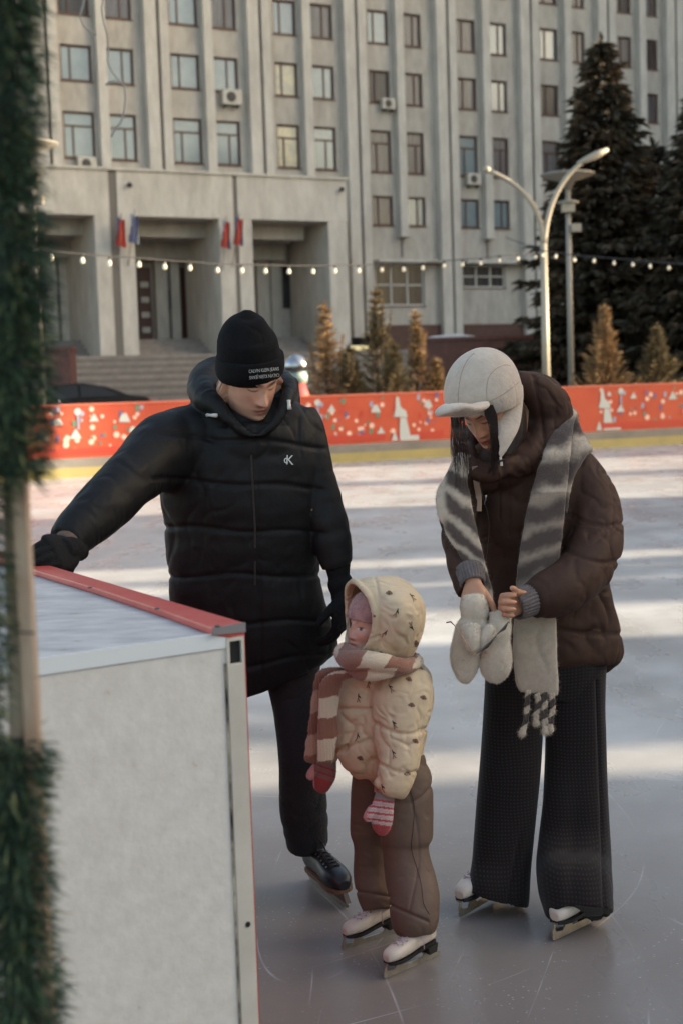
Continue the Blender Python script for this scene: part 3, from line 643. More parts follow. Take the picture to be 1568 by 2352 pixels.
# ================================================================== ADDED UNSEEN BLOCKS THAT SHADE THE RINK AND FACADE
def sun_blocker(x0, x1, y0, y1, h, label):
    r_ = empty('added_sun_blocker', ((x0 + x1) / 2, (y0 + y1) / 2, 0), label, 'building', 'unseen blocks added to shade the scene')
    q = MB(); q.box((x0, y0, -.05), (x1, y1, h)); q.build('wall', concrete, r_)
    q = MB(); q.box((x0 - .3, y0 - .0, h + .004), (x1 + .3, y1 + .0, h + .5)); q.build('roof', gran, r_)
    q = MB(); k = int((y1 - y0) / 3)
    for fl in range(int(h / 3.4)):
        for i in range(k):
            yy = y0 + (i + .5) * (y1 - y0) / k; q.box((x0 - .03, yy - .7, 1 + fl * 3.4), (x0 - .004, yy + .7, 2.8 + fl * 3.4))
    q.build('window_band', pane_dark, r_)
sun_blocker(70, 90, 41.5, 62, 28, 'added unseen block at right, shades the plaza below the spruce tip')
sun_blocker(72, 95, 62.5, 230, 62, 'added unseen tall slab at right, keeps the sun off the facade')
sun_blocker(26, 38, -60, 6.5, 13, 'added unseen low block near the camera, shades the near ice')
sun_blocker(26, 38, 8.2, 9.5, 12, 'added unseen narrow block between two sun stripes on the ice')
sun_blocker(26, 38, 11.2, 12.0, 12, 'second added unseen narrow block between sun stripes on the ice')
sun_blocker(45, 60, 29.9, 34.5, 24, 'added unseen block, shades the orange barrier')
sun_blocker(26, 38, 14.2, 19.4, 13, 'added unseen block, shades the ice before the far bright band')

for i, (x, y, h) in enumerate(((23.5, 7.4, 7.5), (23, 12.6, 7.5), (41, 24.5, 14))):  # unseen spruces added to break up the edges of the sun stripes
    spruce((x, y, 0), h, h * .16, 60 + i, fol_dark2, ['added unseen spruce dappling the sun stripe nearest the camera', 'second added unseen spruce, dappling the next sun stripe', 'added unseen spruce dappling the far bright band of ice'][i], whorls=20, per=9, tl=.5, tw=.10, dens=.6, grp='unseen spruces added to dapple the sun patches')
# ================================================================== NEAR RINK BOARD (gate end) AT LEFT
HB = 1.15
def GB(x, y, z=HB): return G(x, y, z)
A_, B_, C_ = GB(556, 1445), GB(70, 1297), GB(80, 1512)
B2 = A_ + (B_ - A_) * 1.9; C2 = A_ + (C_ - A_) * 1.9
nb = empty('rink_board', (A_ + B_ + C_) / 3 * [1, 1, 0], 'white rink board end with red top rail, the man\'s hand rests on it', 'rink board')
whiteb = mat('board_white', (214, 209, 203), .6, (203, 197, 191), 26, .15, 60, stain=((176, 152, 128), 26, .70)); topb = mat('board_top', (188, 186, 186), .55, (146, 144, 146), 7, .2, 30, stain=((112, 98, 92), 14, .67), stretch=(1, 2.2, 1))
redp = mat('rail_red', (176, 52, 44), .35, (196, 96, 86), 3.5, .1, 30); metal_m = mat('channel_metal', (200, 194, 184), .45, (180, 172, 162), 4)
dAB = (B2 - A_) / np.linalg.norm(B2 - A_); dAC = (C2 - A_) / np.linalg.norm(C2 - A_)
nAC = np.array([dAC[1], -dAC[0], 0]); nAC = nAC if nAC[1] < 0 else -nAC         # front face normal (towards the camera)
nAB = np.array([dAB[1], -dAB[0], 0]); nAB = nAB if nAB[0] > 0 else -nAB           # rink side normal
A1 = A_ - nAB * .0
q = MB()
tri = [A_ + dAC * .055, A_ + dAC * 2.2, B2, A_ + dAB * .03]
tri = [np.array([p[0], p[1], 0.0]) for p in (A_ + dAC * .037 - nAC * .0, C2, B2, A_ + dAB * .02)]
q.slab([p + np.array([0, 0, .0]) for p in tri], (0, 0, HB - .012)); q.build('core_panel', whiteb, nb)
q = MB(); q.slab([p * [1, 1, 0] + [0, 0, HB - .0115] for p in (A_ + dAC * .002, C2, B2, A_ + dAB * .002)], (0, 0, .008)); q.build('top_plate', topb, nb)
# pale edge trim along the front of the top
q = MB(); q.slab([p * [1, 1, 0] + [0, 0, HB - .03] for p in (A_ + dAC * .036 + nAC * .004, C2 + nAC * .004, C2 + nAC * .0005, A_ + dAC * .036 + nAC * .0005)], (0, 0, .03)); q.build('edge_trim', mat('trim_pale', (214, 218, 220), .5), nb)
# end post: pale square channel with an open top end
def pb(a, b, z): p = A_ * [1, 1, 0] + dAC * a + nAC * b; return (p[0], p[1], z)
W_ = .037
q = MB(); q.box((.0, -.03, 0), (W_, .006, HB - .062), pb); q.build('end_post', metal_m, nb, bevel=.002)
q = MB()
for a, b in (((0, -.0, HB - .062), (.006, .006, HB - .012)), ((W_ - .006, 0, HB - .062), (W_, .006, HB - .012)), ((.006, 0, HB - .019), (W_ - .006, .006, HB - .012))): q.box(a, b, pb)
q.build('post_mouth', metal_m, nb)
q = MB(); q.box((.006, -.03, HB - .0618), (W_ - .006, -.0005, HB - .019), pb); q.build('post_hollow', mat('hollow_dark', (26, 24, 24), .8), nb)
# dark gap with rust between panel and post, bolt hole
q = MB(); q.box((W_ + .0005, .0005, 0), (W_ + .0045, .0035, HB - .06), pb); q.build('seam', mat('seam_rust', (52, 34, 28), .9, (196, 180, 160), 14, stretch=(1, 1, 1.0)), nb)
hp = G(566, 2121, 0); 
v = ray(566, 2121); t = (nAC @ (A_ - CAMP)) / (nAC @ v); hp = CAMP + v * t
q = MB(); q.lathe([(.0055, 0), (.0055, .0012)], hp + nAC * .0062, 16, axis=nAC); q.build('bolt_hole', mat('hollow_dark', (26, 24, 24), .8), nb)
# red skin on the rink side + thick red cap on the top edge
q = MB(); q.slab([p * [1, 1, 0] for p in (A_ + nAB * .001, B2 + nAB * .001, B2 + nAB * .005, A_ + nAB * .005)], (0, 0, HB - .01)); q.build('red_skin', redp, nb)
# cap widens towards the near end
cw = []
inner = [GB(488, 1457, HB), GB(375, 1415, HB), GB(219, 1362, HB), GB(78, 1319, HB)]
inner = inner + [inner[-1] + dAB * 1.2]
outer = [A_ + nAB * .006, A_ + dAB * .35 + nAB * .006, A_ + dAB * .7 + nAB * .006, A_ + dAB * 1.15 + nAB * .006, B2 + nAB * .006]
outer = [A_ + nAB * .006 + dAB * ((p - A_) @ dAB) for p in inner]; outer[0] = A_ + nAB * .006
q = MB(); n_ = len(inner); H1, H2 = HB - .002, HB + .012
vs = [(p[0], p[1], H1) for p in inner] + [(p[0], p[1], H2) for p in inner] + [(p[0], p[1], H2) for p in outer] + [(p[0], p[1], H1 - .02) for p in outer]
fs = []
for i in range(n_ - 1):
    for k in range(4): fs.append((k * n_ + i, k * n_ + i + 1, ((k + 1) % 4) * n_ + i + 1, ((k + 1) % 4) * n_ + i))
fs += [(0, n_, 2 * n_, 3 * n_), (n_ - 1, 4 * n_ - 1, 3 * n_ - 1, 2 * n_ - 1)]
q.add(vs, fs); cap = q.build('red_rail', redp, nb, bevel=.003)
q = MB(); e0, e1 = inner[0], outer[0]; d_ = (e1 - e0) / np.linalg.norm(e1 - e0); nn_ = np.array([d_[1], -d_[0], 0]); nn_ = nn_ if nn_[1] < 0 else -nn_
q.slab([tuple((p + nn_ * .0012) * [1, 1, 0] + [0, 0, z]) for p, z in ((e0, H1 + .001), (e1, H1 - .004), (e1, H2 + .0005), (e0, H2 + .0005))], nn_ * .002); q.build('rail_end', mat('rail_grey', (120, 118, 122), .6), nb)
for x, y in ((205, 1352), (362, 1402), (612 / 1.0 * 1.0, 0), (820 * .6376, 0)):
    pass
for x, y in ((207, 1351), (361, 1400), (610 * .0 + 500, 1440)):
    p = GB(x, y, HB + .012); q = MB(); q.lathe([(.006, 0), (.0058, .0015), (.003, .003)], (p[0], p[1], HB + .0125), 12); q.build('screw', mat('screw_steel', (90, 86, 84), .35, metal=.8), nb, smooth=True)

# ================================================================== GARLAND ARCH LEG IN THE FOREGROUND
gm = [mat('tinsel_green', (56, 84, 56), .6, (40, 64, 48), 9), mat('tinsel_dark', (28, 48, 38), .6), mat('tinsel_olive', (110, 116, 74), .6)]
def garland(y0, y1, xc, wf, Y, seed, label, n):
    rs = np.random.default_rng(seed); pa, pb_ = P(xc[0], y0, Y), P(xc[1], y1, Y)
    t = rs.uniform(0, 1, n); ax = pb_ - pa; c = pa + ax * t[:, None]
    a = rs.uniform(0, 2 * np.pi, n); rad = wf * rs.uniform(.15, .6, n) * (1 + .14 * np.sin(t * 9 + seed) + .1 * np.sin(t * 23))
    d = np.stack([np.cos(a), np.sin(a), rs.uniform(-.7, .35, n)], 1); p = c + d * [1, 1, .3] * rad[:, None]
    V, F = tufts(p, d + rs.normal(0, .35, (n, 3)), wf * .5, wf * .02, rs, flat=1)
    k = len(F); mi = rs.choice([0, 1, 2], k, p=[.5, .36, .14])
    r_ = empty('tinsel_garland', pb_, label, 'garland', 'thick artificial fir garlands wound on the frame')
    np_mesh('needles', V, F, gm, r_, mi=mi); q = MB(); q.tube([pa, pb_], wf * .3, 8); q.build('core', gm[1], r_)
YG = 1.5
garland(-260, 1095, (-10, 22), .058, YG, 1, 'dark green fir garland at the left edge, upper length beside the facade', 11000)
garland(1700, 2600, (18, 62), .056, YG + .02, 2, 'dark green fir garland at the bottom left corner before the white board', 8000)
garland(1090, 1720, (-60, -60), .05, YG, 3, 'dark fir garland at the left edge behind the bare rusty frame post', 3000)
fp = empty('garland_frame', P(40, 2600, YG), 'pale rusty metal frame post carrying the green garland at left', 'frame')
rust = mat('frame_rusty', (200, 184, 162), .6, (150, 96, 62), 12, stretch=(1, 1, .25), stain=((120, 74, 50), 30, .64))
def strip(x0a, x0b, x1a, x1b, ya, yb, Y, th, name, m):
    q = MB(); p = [P(x0a, ya, Y), P(x0b, ya, Y), P(x1b, yb, Y), P(x1a, yb, Y)]; q.slab(p, (0, th, 0)); return q.build(name, m, fp, bevel=.001)
strip(-22, 14, 40, 76, -260 + 0, 1776 + 700, YG + .052, .02, 'rear_upright', rust) if False else None
def xs(y, a, b): return a + (b - a) * (y - 1130) / (1800 - 1130)
for (xa, xb, nm, th) in (((6, 39), (24, 57), 'inner_upright', .012), ((26, 60), (62, 94), 'outer_upright', .02)):
    ya, yb = -300, 2700
    f = lambda y, p: p[0] + (p[1] - p[0]) * (y - 1130) / 670
    strip(f(ya, xa) if False else f(ya, (xa[0], xb[0] - 0)) , f(ya, (xa[1], xb[1])), f(yb, (xa[0], xb[0])), f(yb, (xa[1], xb[1])), ya, yb, YG + .03 - (.012 if nm[0] == 'o' else 0), th, nm, rust)
q = MB(); q.tube([P(-120, 1380, YG + .1), P(40, 1440, YG + .03)], .006, 8); q.build('cross_brace', rust, fp)
for y in (1452, 1748, 1772): q = MB(); q.tube([P(xs(y, 20, 58), y, YG + .005), P(xs(y, 64, 98), y + 2, YG + .005)], .0011, 6); q.build('wire_tie', cable_m, fp)
# hanging cord
def cord(pts, Y, r, label, side=None):
    p3 = [P(x, y, Y) for x, y in pts]; dense = []
    for i in range(len(p3) - 1):
        for t in (0, .5): dense.append(p3[i] * (1 - t) + p3[i + 1] * t)
    dense.append(p3[-1]); q = MB(); q.tube(dense, r, 6)
    if side: q.tube([P(x, y, Y) for x, y in side], r * 1.3, 6)
    o = q.build('hanging_cord', mat('cord_grey', (150, 142, 134), .6), smooth=True); rebase(o, tuple(p3[0])); tag(o, label, 'cord', 'loose cords hanging before the facade')
cord([(205, -60), (192, 10), (184, 38), (194, 60), (212, 76), (222, 80)], 2.4, .0016, 'short curled loose cord hanging at top left')
cord([(262, -60), (240, -8), (234, 20), (240, 55), (248, 80), (250, 110), (248, 140), (258, 165), (272, 182), (287, 200), (289, 225), (286, 255), (279, 280), (262, 300), (257, 314)], 2.4, .0016, 'long wavy loose cord hanging before the second window column', [(243, 195), (262, 186), (274, 190)])
# ================================================================== SOFT-SHAPE LIBRARY (people and clothes)
from mathutils.bvhtree import BVHTree
def cr(p0, p1, p2, p3, t):
    return .5 * ((2 * p1) + (-p0 + p2) * t + (2 * p0 - 5 * p1 + 4 * p2 - p3) * t * t + (-p0 + 3 * p1 - 3 * p2 + p3) * t ** 3)
def resample(A, k):
    A = np.asarray(A, float); n = len(A); out = []
    for i in range(n - 1):
        p0, p1, p2, p3 = A[max(i - 1, 0)], A[i], A[i + 1], A[min(i + 2, n - 1)]
        for j in range(k): out.append(cr(p0, p1, p2, p3, j / k))
    out.append(A[-1]); return np.array(out)
def E(xl, yl, xr, yr, Y, t=.6, dY=0.0):
    """station of a loft: its left and right edge seen in the photo, its distance, its thickness ratio"""
    L_, R_ = P(xl, yl, Y - dY / 2), P(xr, yr, Y + dY / 2)
    return np.concatenate([(L_ + R_) / 2, (R_ - L_) / 2, [t]])
def rings(st, n=32, k=5, sq=1.0, puff=None, cap=True, flat=None, T0=None):
    A = resample(st, k); C, S_, T_ = A[:, :3], A[:, 3:6], np.maximum(A[:, 6], .02); m = len(A)
    a = np.linalg.norm(S_, axis=1); s = S_ / a[:, None]
    tan = np.gradient(C, axis=0); tan /= np.linalg.norm(tan, axis=1, keepdims=True) + 1e-12
    d = np.cross(s, tan); d /= np.linalg.norm(d, axis=1, keepdims=True) + 1e-12
    if puff:
        v = np.linspace(0, 1, m); f = 1 + puff[1] * (np.abs(np.sin(np.pi * puff[0] * v)) ** .45 - .8)
        a = a * f
    else: f = np.ones(m)
    th = np.linspace(0, 2 * np.pi, n, endpoint=False); c_, s_ = np.cos(th), np.sin(th)
    if sq != 1.0: c_ = np.sign(c_) * np.abs(c_) ** sq; s_ = np.sign(s_) * np.abs(s_) ** sq
    V = C[:, None] + s[:, None] * (a[:, None] * c_)[:, :, None] + d[:, None] * ((a * T_)[:, None] * s_)[:, :, None]
    V = V.reshape(-1, 3); F = []
    for i in range(m - 1):
        for j in range(n): F.append((i * n + j, i * n + (j + 1) % n, (i + 1) * n + (j + 1) % n, (i + 1) * n + j))
    F = np.array(F); extra = []
    if cap:   # rounded ends
        V = list(V)
        for e, i0, sg in ((0, 0, -1), (1, (m - 1) * n, 1)):
            c0 = C[0] if e == 0 else C[-1]; V.append(c0); ci = len(V) - 1
            for j in range(n):
                q = (i0 + j, i0 + (j + 1) % n, ci); extra.append(q if sg > 0 else q[::-1])
        V = np.array(V)
    return V, [tuple(f) for f in F] + extra
def tube3(pts, rad, n=16, k=4, flat=1.0, side=None):
    """round or oval limb through 3-D points"""
    pts = np.asarray(pts, float); rad = np.full(len(pts), rad) if np.isscalar(rad) else np.asarray(rad, float)
    A = resample(np.column_stack([pts, rad]), k); C, r = A[:, :3], A[:, 3]; m = len(A)
    tan = np.gradient(C, axis=0); tan /= np.linalg.norm(tan, axis=1, keepdims=True) + 1e-12
    s = np.array(side if side is not None else (0.02, 1, .05), float); out = []; S_ = []
    for t in tan:
        s = s - t * (s @ t); s = s / (np.linalg.norm(s) + 1e-12); S_.append(s.copy())
    S_ = np.array(S_); d = np.cross(tan, S_)
    th = np.linspace(0, 2 * np.pi, n, endpoint=False)
    V = (C[:, None] + S_[:, None] * (r[:, None] * np.cos(th))[:, :, None] + d[:, None] * ((r * flat)[:, None] * np.sin(th))[:, :, None]).reshape(-1, 3)
    V = list(V); F = [(i * n + j, i * n + (j + 1) % n, (i + 1) * n + (j + 1) % n, (i + 1) * n + j) for i in range(m - 1) for j in range(n)]
    for e, i0, i1 in ((0, 0, 1), (1, m - 1, m - 2)):
        tip = C[i0] + (C[i0] - C[i1]) / (np.linalg.norm(C[i0] - C[i1]) + 1e-9) * r[i0] * .6; V.append(tip); ci = len(V) - 1
        for j in range(n): q = (i0 * n + j, i0 * n + (j + 1) % n, ci); F.append(q[::-1] if e == 0 else q)
    return np.array(V), F
def ball(c, r, n=16):
    """ellipsoid; r = 3 radii or a 3x3 matrix of axes"""
    V = []; F = []; c = np.array(c, float); Mx = np.diag(r) if np.ndim(r) == 1 else np.array(r, float)
    m = n
    for i in range(1, m):
        ph = math.pi * i / m
        for j in range(2 * n):
            th = math.pi * j / n; V.append(c + Mx @ np.array([math.sin(ph) * math.cos(th), math.sin(ph) * math.sin(th), math.cos(ph)]))
    k = 2 * n; F = [(i * k + j, (i + 1) * k + j, (i + 1) * k + (j + 1) % k, i * k + (j + 1) % k) for i in range(m - 2) for j in range(k)]
    V.append(c + Mx @ [0, 0, 1]); V.append(c + Mx @ [0, 0, -1]); t, b_ = len(V) - 2, len(V) - 1
    F += [(t, j, (j + 1) % k) for j in range(k)] + [(b_, (m - 2) * k + (j + 1) % k, (m - 2) * k + j) for j in range(k)]
    return np.array(V), F
def union(pieces, voxel, smooth=2, fac=.5):
    """one continuous surface from overlapping pieces"""
    V = []; F = []; o = 0
    for v, f in pieces:
        V += [tuple(q) for q in v]; F += [tuple(i + o for i in q) for q in f]; o += len(v)
    me = bpy.data.meshes.new('tmp'); me.from_pydata(V, [], F); me.update()
    bm = bmesh.new(); bm.from_mesh(me); bmesh.ops.recalc_face_normals(bm, faces=bm.faces); bm.to_mesh(me); bm.free()
    ob = bpy.data.objects.new('tmp', me); COL.objects.link(ob)
    r = ob.modifiers.new('r', 'REMESH'); r.mode = 'VOXEL'; r.voxel_size = voxel; r.adaptivity = 0
    if smooth: s = ob.modifiers.new('s', 'SMOOTH'); s.iterations = smooth; s.factor = fac
    dg = bpy.context.evaluated_depsgraph_get(); dg.update(); ev = ob.evaluated_get(dg); out = bpy.data.meshes.new_from_object(ev); out.name = 'soft_shape'
    bpy.data.objects.remove(ob); bpy.data.meshes.remove(me); return out
def getV(me): a = np.empty(len(me.vertices) * 3, np.float32); me.vertices.foreach_get('co', a); return a.reshape(-1, 3).astype(float)
def getN(me): a = np.empty(len(me.vertices) * 3, np.float32); me.vertices.foreach_get('normal', a); return a.reshape(-1, 3).astype(float)
def setV(me, V): me.vertices.foreach_set('co', np.asarray(V, np.float32).ravel()); me.update()
def nz3(V, sc, seed=0, st=(1, 1, 1)):
    W = V * (np.array(st) * sc) + seed * 17.3; return np.array([noise.noise(Vector(w)) for w in W])
def crease(me, layers):
    """layers: (scale, amplitude, stretch, kind) kind 'c' = thin inward creases, 'p' = soft swelling"""
    V = getV(me); N = getN(me); d = np.zeros(len(V))
    for i, (sc, am, st, kd) in enumerate(layers):
        n = nz3(V, sc, i + 1, st)
        if kd == 'c':
            wv = V + .35 / sc * np.column_stack([nz3(V, sc * 1.3, i + 9), nz3(V, sc * 1.3, i + 19), nz3(V, sc * 1.3, i + 29)]); n = nz3(wv, sc, i + 1, st)
            d += am * (-(1 - np.minimum(np.abs(n) * 3.2, 1)) ** 2.2) * smoothstep(-.12, .3, nz3(V, sc * .45, i + 5))
        else: d += am * n
    setV(me, V + N * d[:, None])
def smoothstep(a, b, x): t = np.clip((x - a) / (b - a), 0, 1); return t * t * (3 - 2 * t)
def set_col(me, C):
    a = me.color_attributes.new('Col', 'FLOAT_COLOR', 'POINT'); a.data.foreach_set('color', np.column_stack([C, np.ones(len(C))]).astype(np.float32).ravel())
def sc(rgb): return np.array(lin(rgb)[:3])
def fuzz(me, n, ln, wd, seed=1, down=0.0):
    """short wool fibres standing on the surface, appended to the same mesh, coloured like the yarn below"""
    rs = np.random.default_rng(seed); me.calc_loop_triangles(); tri = np.empty(len(me.loop_triangles) * 3, np.int32); me.loop_triangles.foreach_get('vertices', tri); tri = tri.reshape(-1, 3)
    V = getV(me); N = getN(me); A = np.linalg.norm(np.cross(V[tri[:, 1]] - V[tri[:, 0]], V[tri[:, 2]] - V[tri[:, 0]]), axis=1)
    t = rs.choice(len(tri), n, p=A / A.sum()); w = rs.dirichlet((1, 1, 1), n); p = (V[tri[t]] * w[:, :, None]).sum(1); nr = N[tri[t, 0]]
    d = nr + rs.normal(0, .55, (n, 3)) + [0, 0, -down]; d /= np.linalg.norm(d, axis=1, keepdims=True); s = np.cross(d, rs.normal(size=(n, 3))); s /= np.linalg.norm(s, axis=1, keepdims=True)
    L_ = ln * rs.uniform(.5, 1.4, (n, 1)); W = np.stack([p - s * wd - nr * ln * .1, p + s * wd - nr * ln * .1, p + d * L_], 1).reshape(-1, 3)
    col = None
    if 'Col' in me.color_attributes:
        c = np.empty(len(V) * 4, np.float32); me.color_attributes['Col'].data.foreach_get('color', c); c = c.reshape(-1, 4); col = np.concatenate([c, np.repeat(c[tri[t, 0]] * rs.uniform(.8, 1.25, (n, 1)), 3, 0)])
    F = [tuple(pp.vertices) for pp in me.polygons]; pre = BVHTree.FromPolygons([Vector(v) for v in V], F); o = len(V); F += [(o + 3 * i, o + 3 * i + 1, o + 3 * i + 2) for i in range(n)]
    m2 = bpy.data.meshes.new(me.name); m2.from_pydata(np.concatenate([V, W]).tolist(), [], F); m2.update(); BV_PRE[m2.name] = pre
    if col is not None:
        col[:, 3] = 1; a = m2.color_attributes.new('Col', 'FLOAT_COLOR', 'POINT'); a.data.foreach_set('color', col.ravel().astype(np.float32))
    return m2
BV_PRE = {}
def tuck(body, garments, keep=(), face=None, d=.0045):
    """draw the body in under the clothes wherever a garment covers it; keep = bare spots (centre, radius)"""
    off = np.array(origin_of(body)); me = body.data; V = getV(me) + off; m = np.ones(len(V), bool)
    for c, r_ in keep: m &= np.linalg.norm(V - np.array(c), axis=1) > r_
    if face:
        o, Rm, s, zt = face; L_ = (V - o) @ Rm / s; m &= ~((L_[:, 1] < .0) & (L_[:, 2] < zt) & (L_[:, 2] > -.15) & (np.abs(L_[:, 0]) < .09))
    bvs = [BV_PRE.get(g.data.name) or bvh_of_world(g) for g in garments]
    for i in np.nonzero(m)[0]:
        p = Vector(V[i]); best = None
        for b in bvs:
            q, n, fi, ds = b.find_nearest(p, .09)
            if q is None: continue
            s_ = (p - q).dot(n)
            if s_ < -d: best = None; break
            if best is None or ds < best[0]: best = (ds, q - n * d * 1.6)
        if best and best[0] < .055: V[i] = best[1]
    setV(me, V - off)
def bvh_of(me): return BVHTree.FromPolygons([tuple(v.co) for v in me.vertices], [tuple(p.vertices) for p in me.polygons])
def hit(bv, x, y, lift=.0):
    """the point of the real surface seen at that place of the photo"""
    d = Vector(ray(x, y)).normalized(); r = bv.ray_cast(Vector(CAMP), d)
    if r[0] is None: return None, None
    n = r[1]; n = -n if n.dot(d) > 0 else n
    return np.array(r[0] + n * lift), np.array(n)
def decal(bv, polys, mats, name, parent, lift=.0012, mi=None, sub=1):
    """thin embroidery or print lying on the garment: polygons drawn in photo coordinates"""
    q = MB()
    for i, pl in enumerate(polys):
        pts = []
        for x, y in pl:
            p, n = hit(bv, x, y, lift)
            if p is None: pts = None; break
            pts.append(p)
        if pts is None: continue
        if max(np.linalg.norm(p - pts[0]) for p in pts) > .16: continue
        if mi: q.mi = mi[i]
        q.add(pts, [tuple(range(len(pts)))[::-1]])
    return q.build(name, mats, parent) if q.v else None
def text_polys(body, cx, cy, w, h, rot=0, skew=0, flip=False, font_scale=1):
    """letters as triangles placed in photo coordinates"""
    cu = bpy.data.curves.new('t', 'FONT'); cu.body = body; cu.align_x = 'CENTER'; cu.align_y = 'CENTER'; cu.resolution_u = 2
    ob = bpy.data.objects.new('t', cu); COL.objects.link(ob); dg = bpy.context.evaluated_depsgraph_get(); dg.update()
    me = bpy.data.meshes.new_from_object(ob.evaluated_get(dg)); bpy.data.objects.remove(ob); me.calc_loop_triangles()
    V = getV(me)[:, :2]; mn, mx_ = V.min(0), V.max(0); V = (V - (mn + mx_) / 2) / (mx_ - mn)
    V = V * [w, -h]
    if flip: V = -V
    c, s = math.cos(rot), math.sin(rot); V = np.column_stack([V[:, 0] * c - V[:, 1] * s, V[:, 0] * s + V[:, 1] * c]) + [cx, cy]
    return [[tuple(V[i]) for i in t.vertices] for t in me.loop_triangles]
# ---- head
def rotm(yaw, pitch, roll):
    """local axes -> world; local -Y is the face, +Z up. yaw>0 turns the face to photo right, pitch>0 looks down"""
    cy, sy = math.cos(R(yaw)), math.sin(R(yaw)); cp, sp = math.cos(R(pitch)), math.sin(R(pitch)); c, s = math.cos(R(roll)), math.sin(R(roll))
    Rz = np.array([[cy, -sy, 0], [sy, cy, 0], [0, 0, 1]]); Rx = np.array([[1, 0, 0], [0, cp, -sp], [0, sp, cp]]); Ry = np.array([[c, 0, s], [0, 1, 0], [-s, 0, c]])
    return Ry @ Rz @ Rx
def g2(x, z, cx, cz, sx, sz): return np.exp(-((x - cx) / sx) ** 2 - ((z - cz) / sz) ** 2)
FACE = {
 'man':   dict(w=.079, jaw=.82, nose=.032, nw=.0105, lip=.9, chin=.010, brow=.009, cheek=.003, eye=.0),
 'woman': dict(w=.070, jaw=.68, nose=.023, nw=.0085, lip=1.35, chin=.006, brow=.002, cheek=.005, eye=.0),
 'child': dict(w=.074, jaw=.86, nose=.019, nw=.0085, lip=1.2, chin=.004, brow=.001, cheek=.010, eye=.3)}
def head_piece(kind, scale=1.0):
    f = FACE[kind]; nz_, na = 110, 120; V = []
    zz = np.linspace(-.118, .125, nz_)
    th = np.linspace(-np.pi, np.pi, na, endpoint=False); th = th - .32 * np.sin(th)      # denser at the front (th = 0)
    for z in zz:
        t = np.clip(-z / .118, 0, 1)
        w = f['w'] * (1 - (1 - f['jaw']) * t ** 1.6 - .12 * t ** 6); yf = -.088 + .004 * t - .004 * math.exp(-((z - .03) / .03) ** 2); yb = .098 - .065 * t ** 1.2
        if z > 0: k = math.sqrt(max(1 - (z / .1255) ** 2.3, 0)); w *= k; yf *= .15 + .85 * k; yb *= .1 + .9 * k
        if z < -.095: k = math.sqrt(max(1 - ((-z - .095) / .0235) ** 2, 0)); w *= .35 + .65 * k; yf = yf * (.72 + .28 * k)
        yc = .012; x = w * np.sin(th); y = np.where(np.cos(th) > 0, yc + (yf - yc) * np.cos(th) ** .9 if False else yc + (yf - yc) * np.abs(np.cos(th)), yc + (yb - yc) * np.abs(np.cos(th)))
        fr = np.clip(np.cos(th), 0, 1) ** .6; ax = np.abs(x); d = np.zeros(na)
        nr = np.clip((-z + .004) / .048, 0, 1) if z > -.046 else max(0, 1 - (-z - .046) / .012)
        prof = f['nose'] * (nr ** 1.15 if z > -.046 else nr ** .5) + (.006 if -.004 < z < .012 else .006 * math.exp(-((z - .004) / .012) ** 2))
        d += prof * np.exp(-(x / (f['nw'] * (.75 + .5 * nr))) ** 2)
        d += .009 * g2(ax, z, .0135, -.047, .0075, .009)
        d -= .0105 * g2(ax, z, .031, .000, .017, .012); d += .0065 * g2(ax, z, .032, -.002, .0135, .0085)
        d += f['brow'] * g2(ax, z, .028, .019, .024, .008); d += f['cheek'] * g2(ax, z, .043, -.036, .022, .022)
        d += .0055 * f['lip'] * g2(x, z, 0, -.0715, .019, .005) + .006 * f['lip'] * g2(x, z, 0, -.083, .016, .0055) - .004 * g2(x, z, 0, -.0772, .024, .0018)
        d -= .003 * g2(x, z, 0, -.064, .004, .006); d -= .0035 * g2(x, z, 0, -.0925, .02, .004); d += f['chin'] * g2(x, z, 0, -.106, .02, .013)
        y = y - d * fr
        V.append(np.column_stack([x, y, np.full(na, z)]))
    V = np.concatenate(V); F = [(i * na + j, i * na + (j + 1) % na, (i + 1) * na + (j + 1) % na, (i + 1) * na + j) for i in range(nz_ - 1) for j in range(na)]
    F += [tuple(range(na))[::-1], tuple((nz_ - 1) * na + j for j in range(na))]
    if kind == 'child': V[:, 2] = np.where(V[:, 2] < 0, V[:, 2] * .78, V[:, 2])
    return V * scale, F
def place_head(kind, scale, eyes_at, yaw, pitch, roll):
    Rm = rotm(yaw, pitch, roll); o = np.array(eyes_at) - Rm @ np.array([0, -.086, 0]) * scale
    V, F = head_piece(kind, scale); pcs = [(V @ Rm.T + o, F)]
    for s in (-1, 1): 
        c = o + Rm @ np.array([s * FACE[kind]['w'] * 1.03, .012, -.018]) * scale; pcs.append(ball(c, Rm @ np.diag([.008, .017, .03]) * scale, 8))
    return o, Rm, pcs
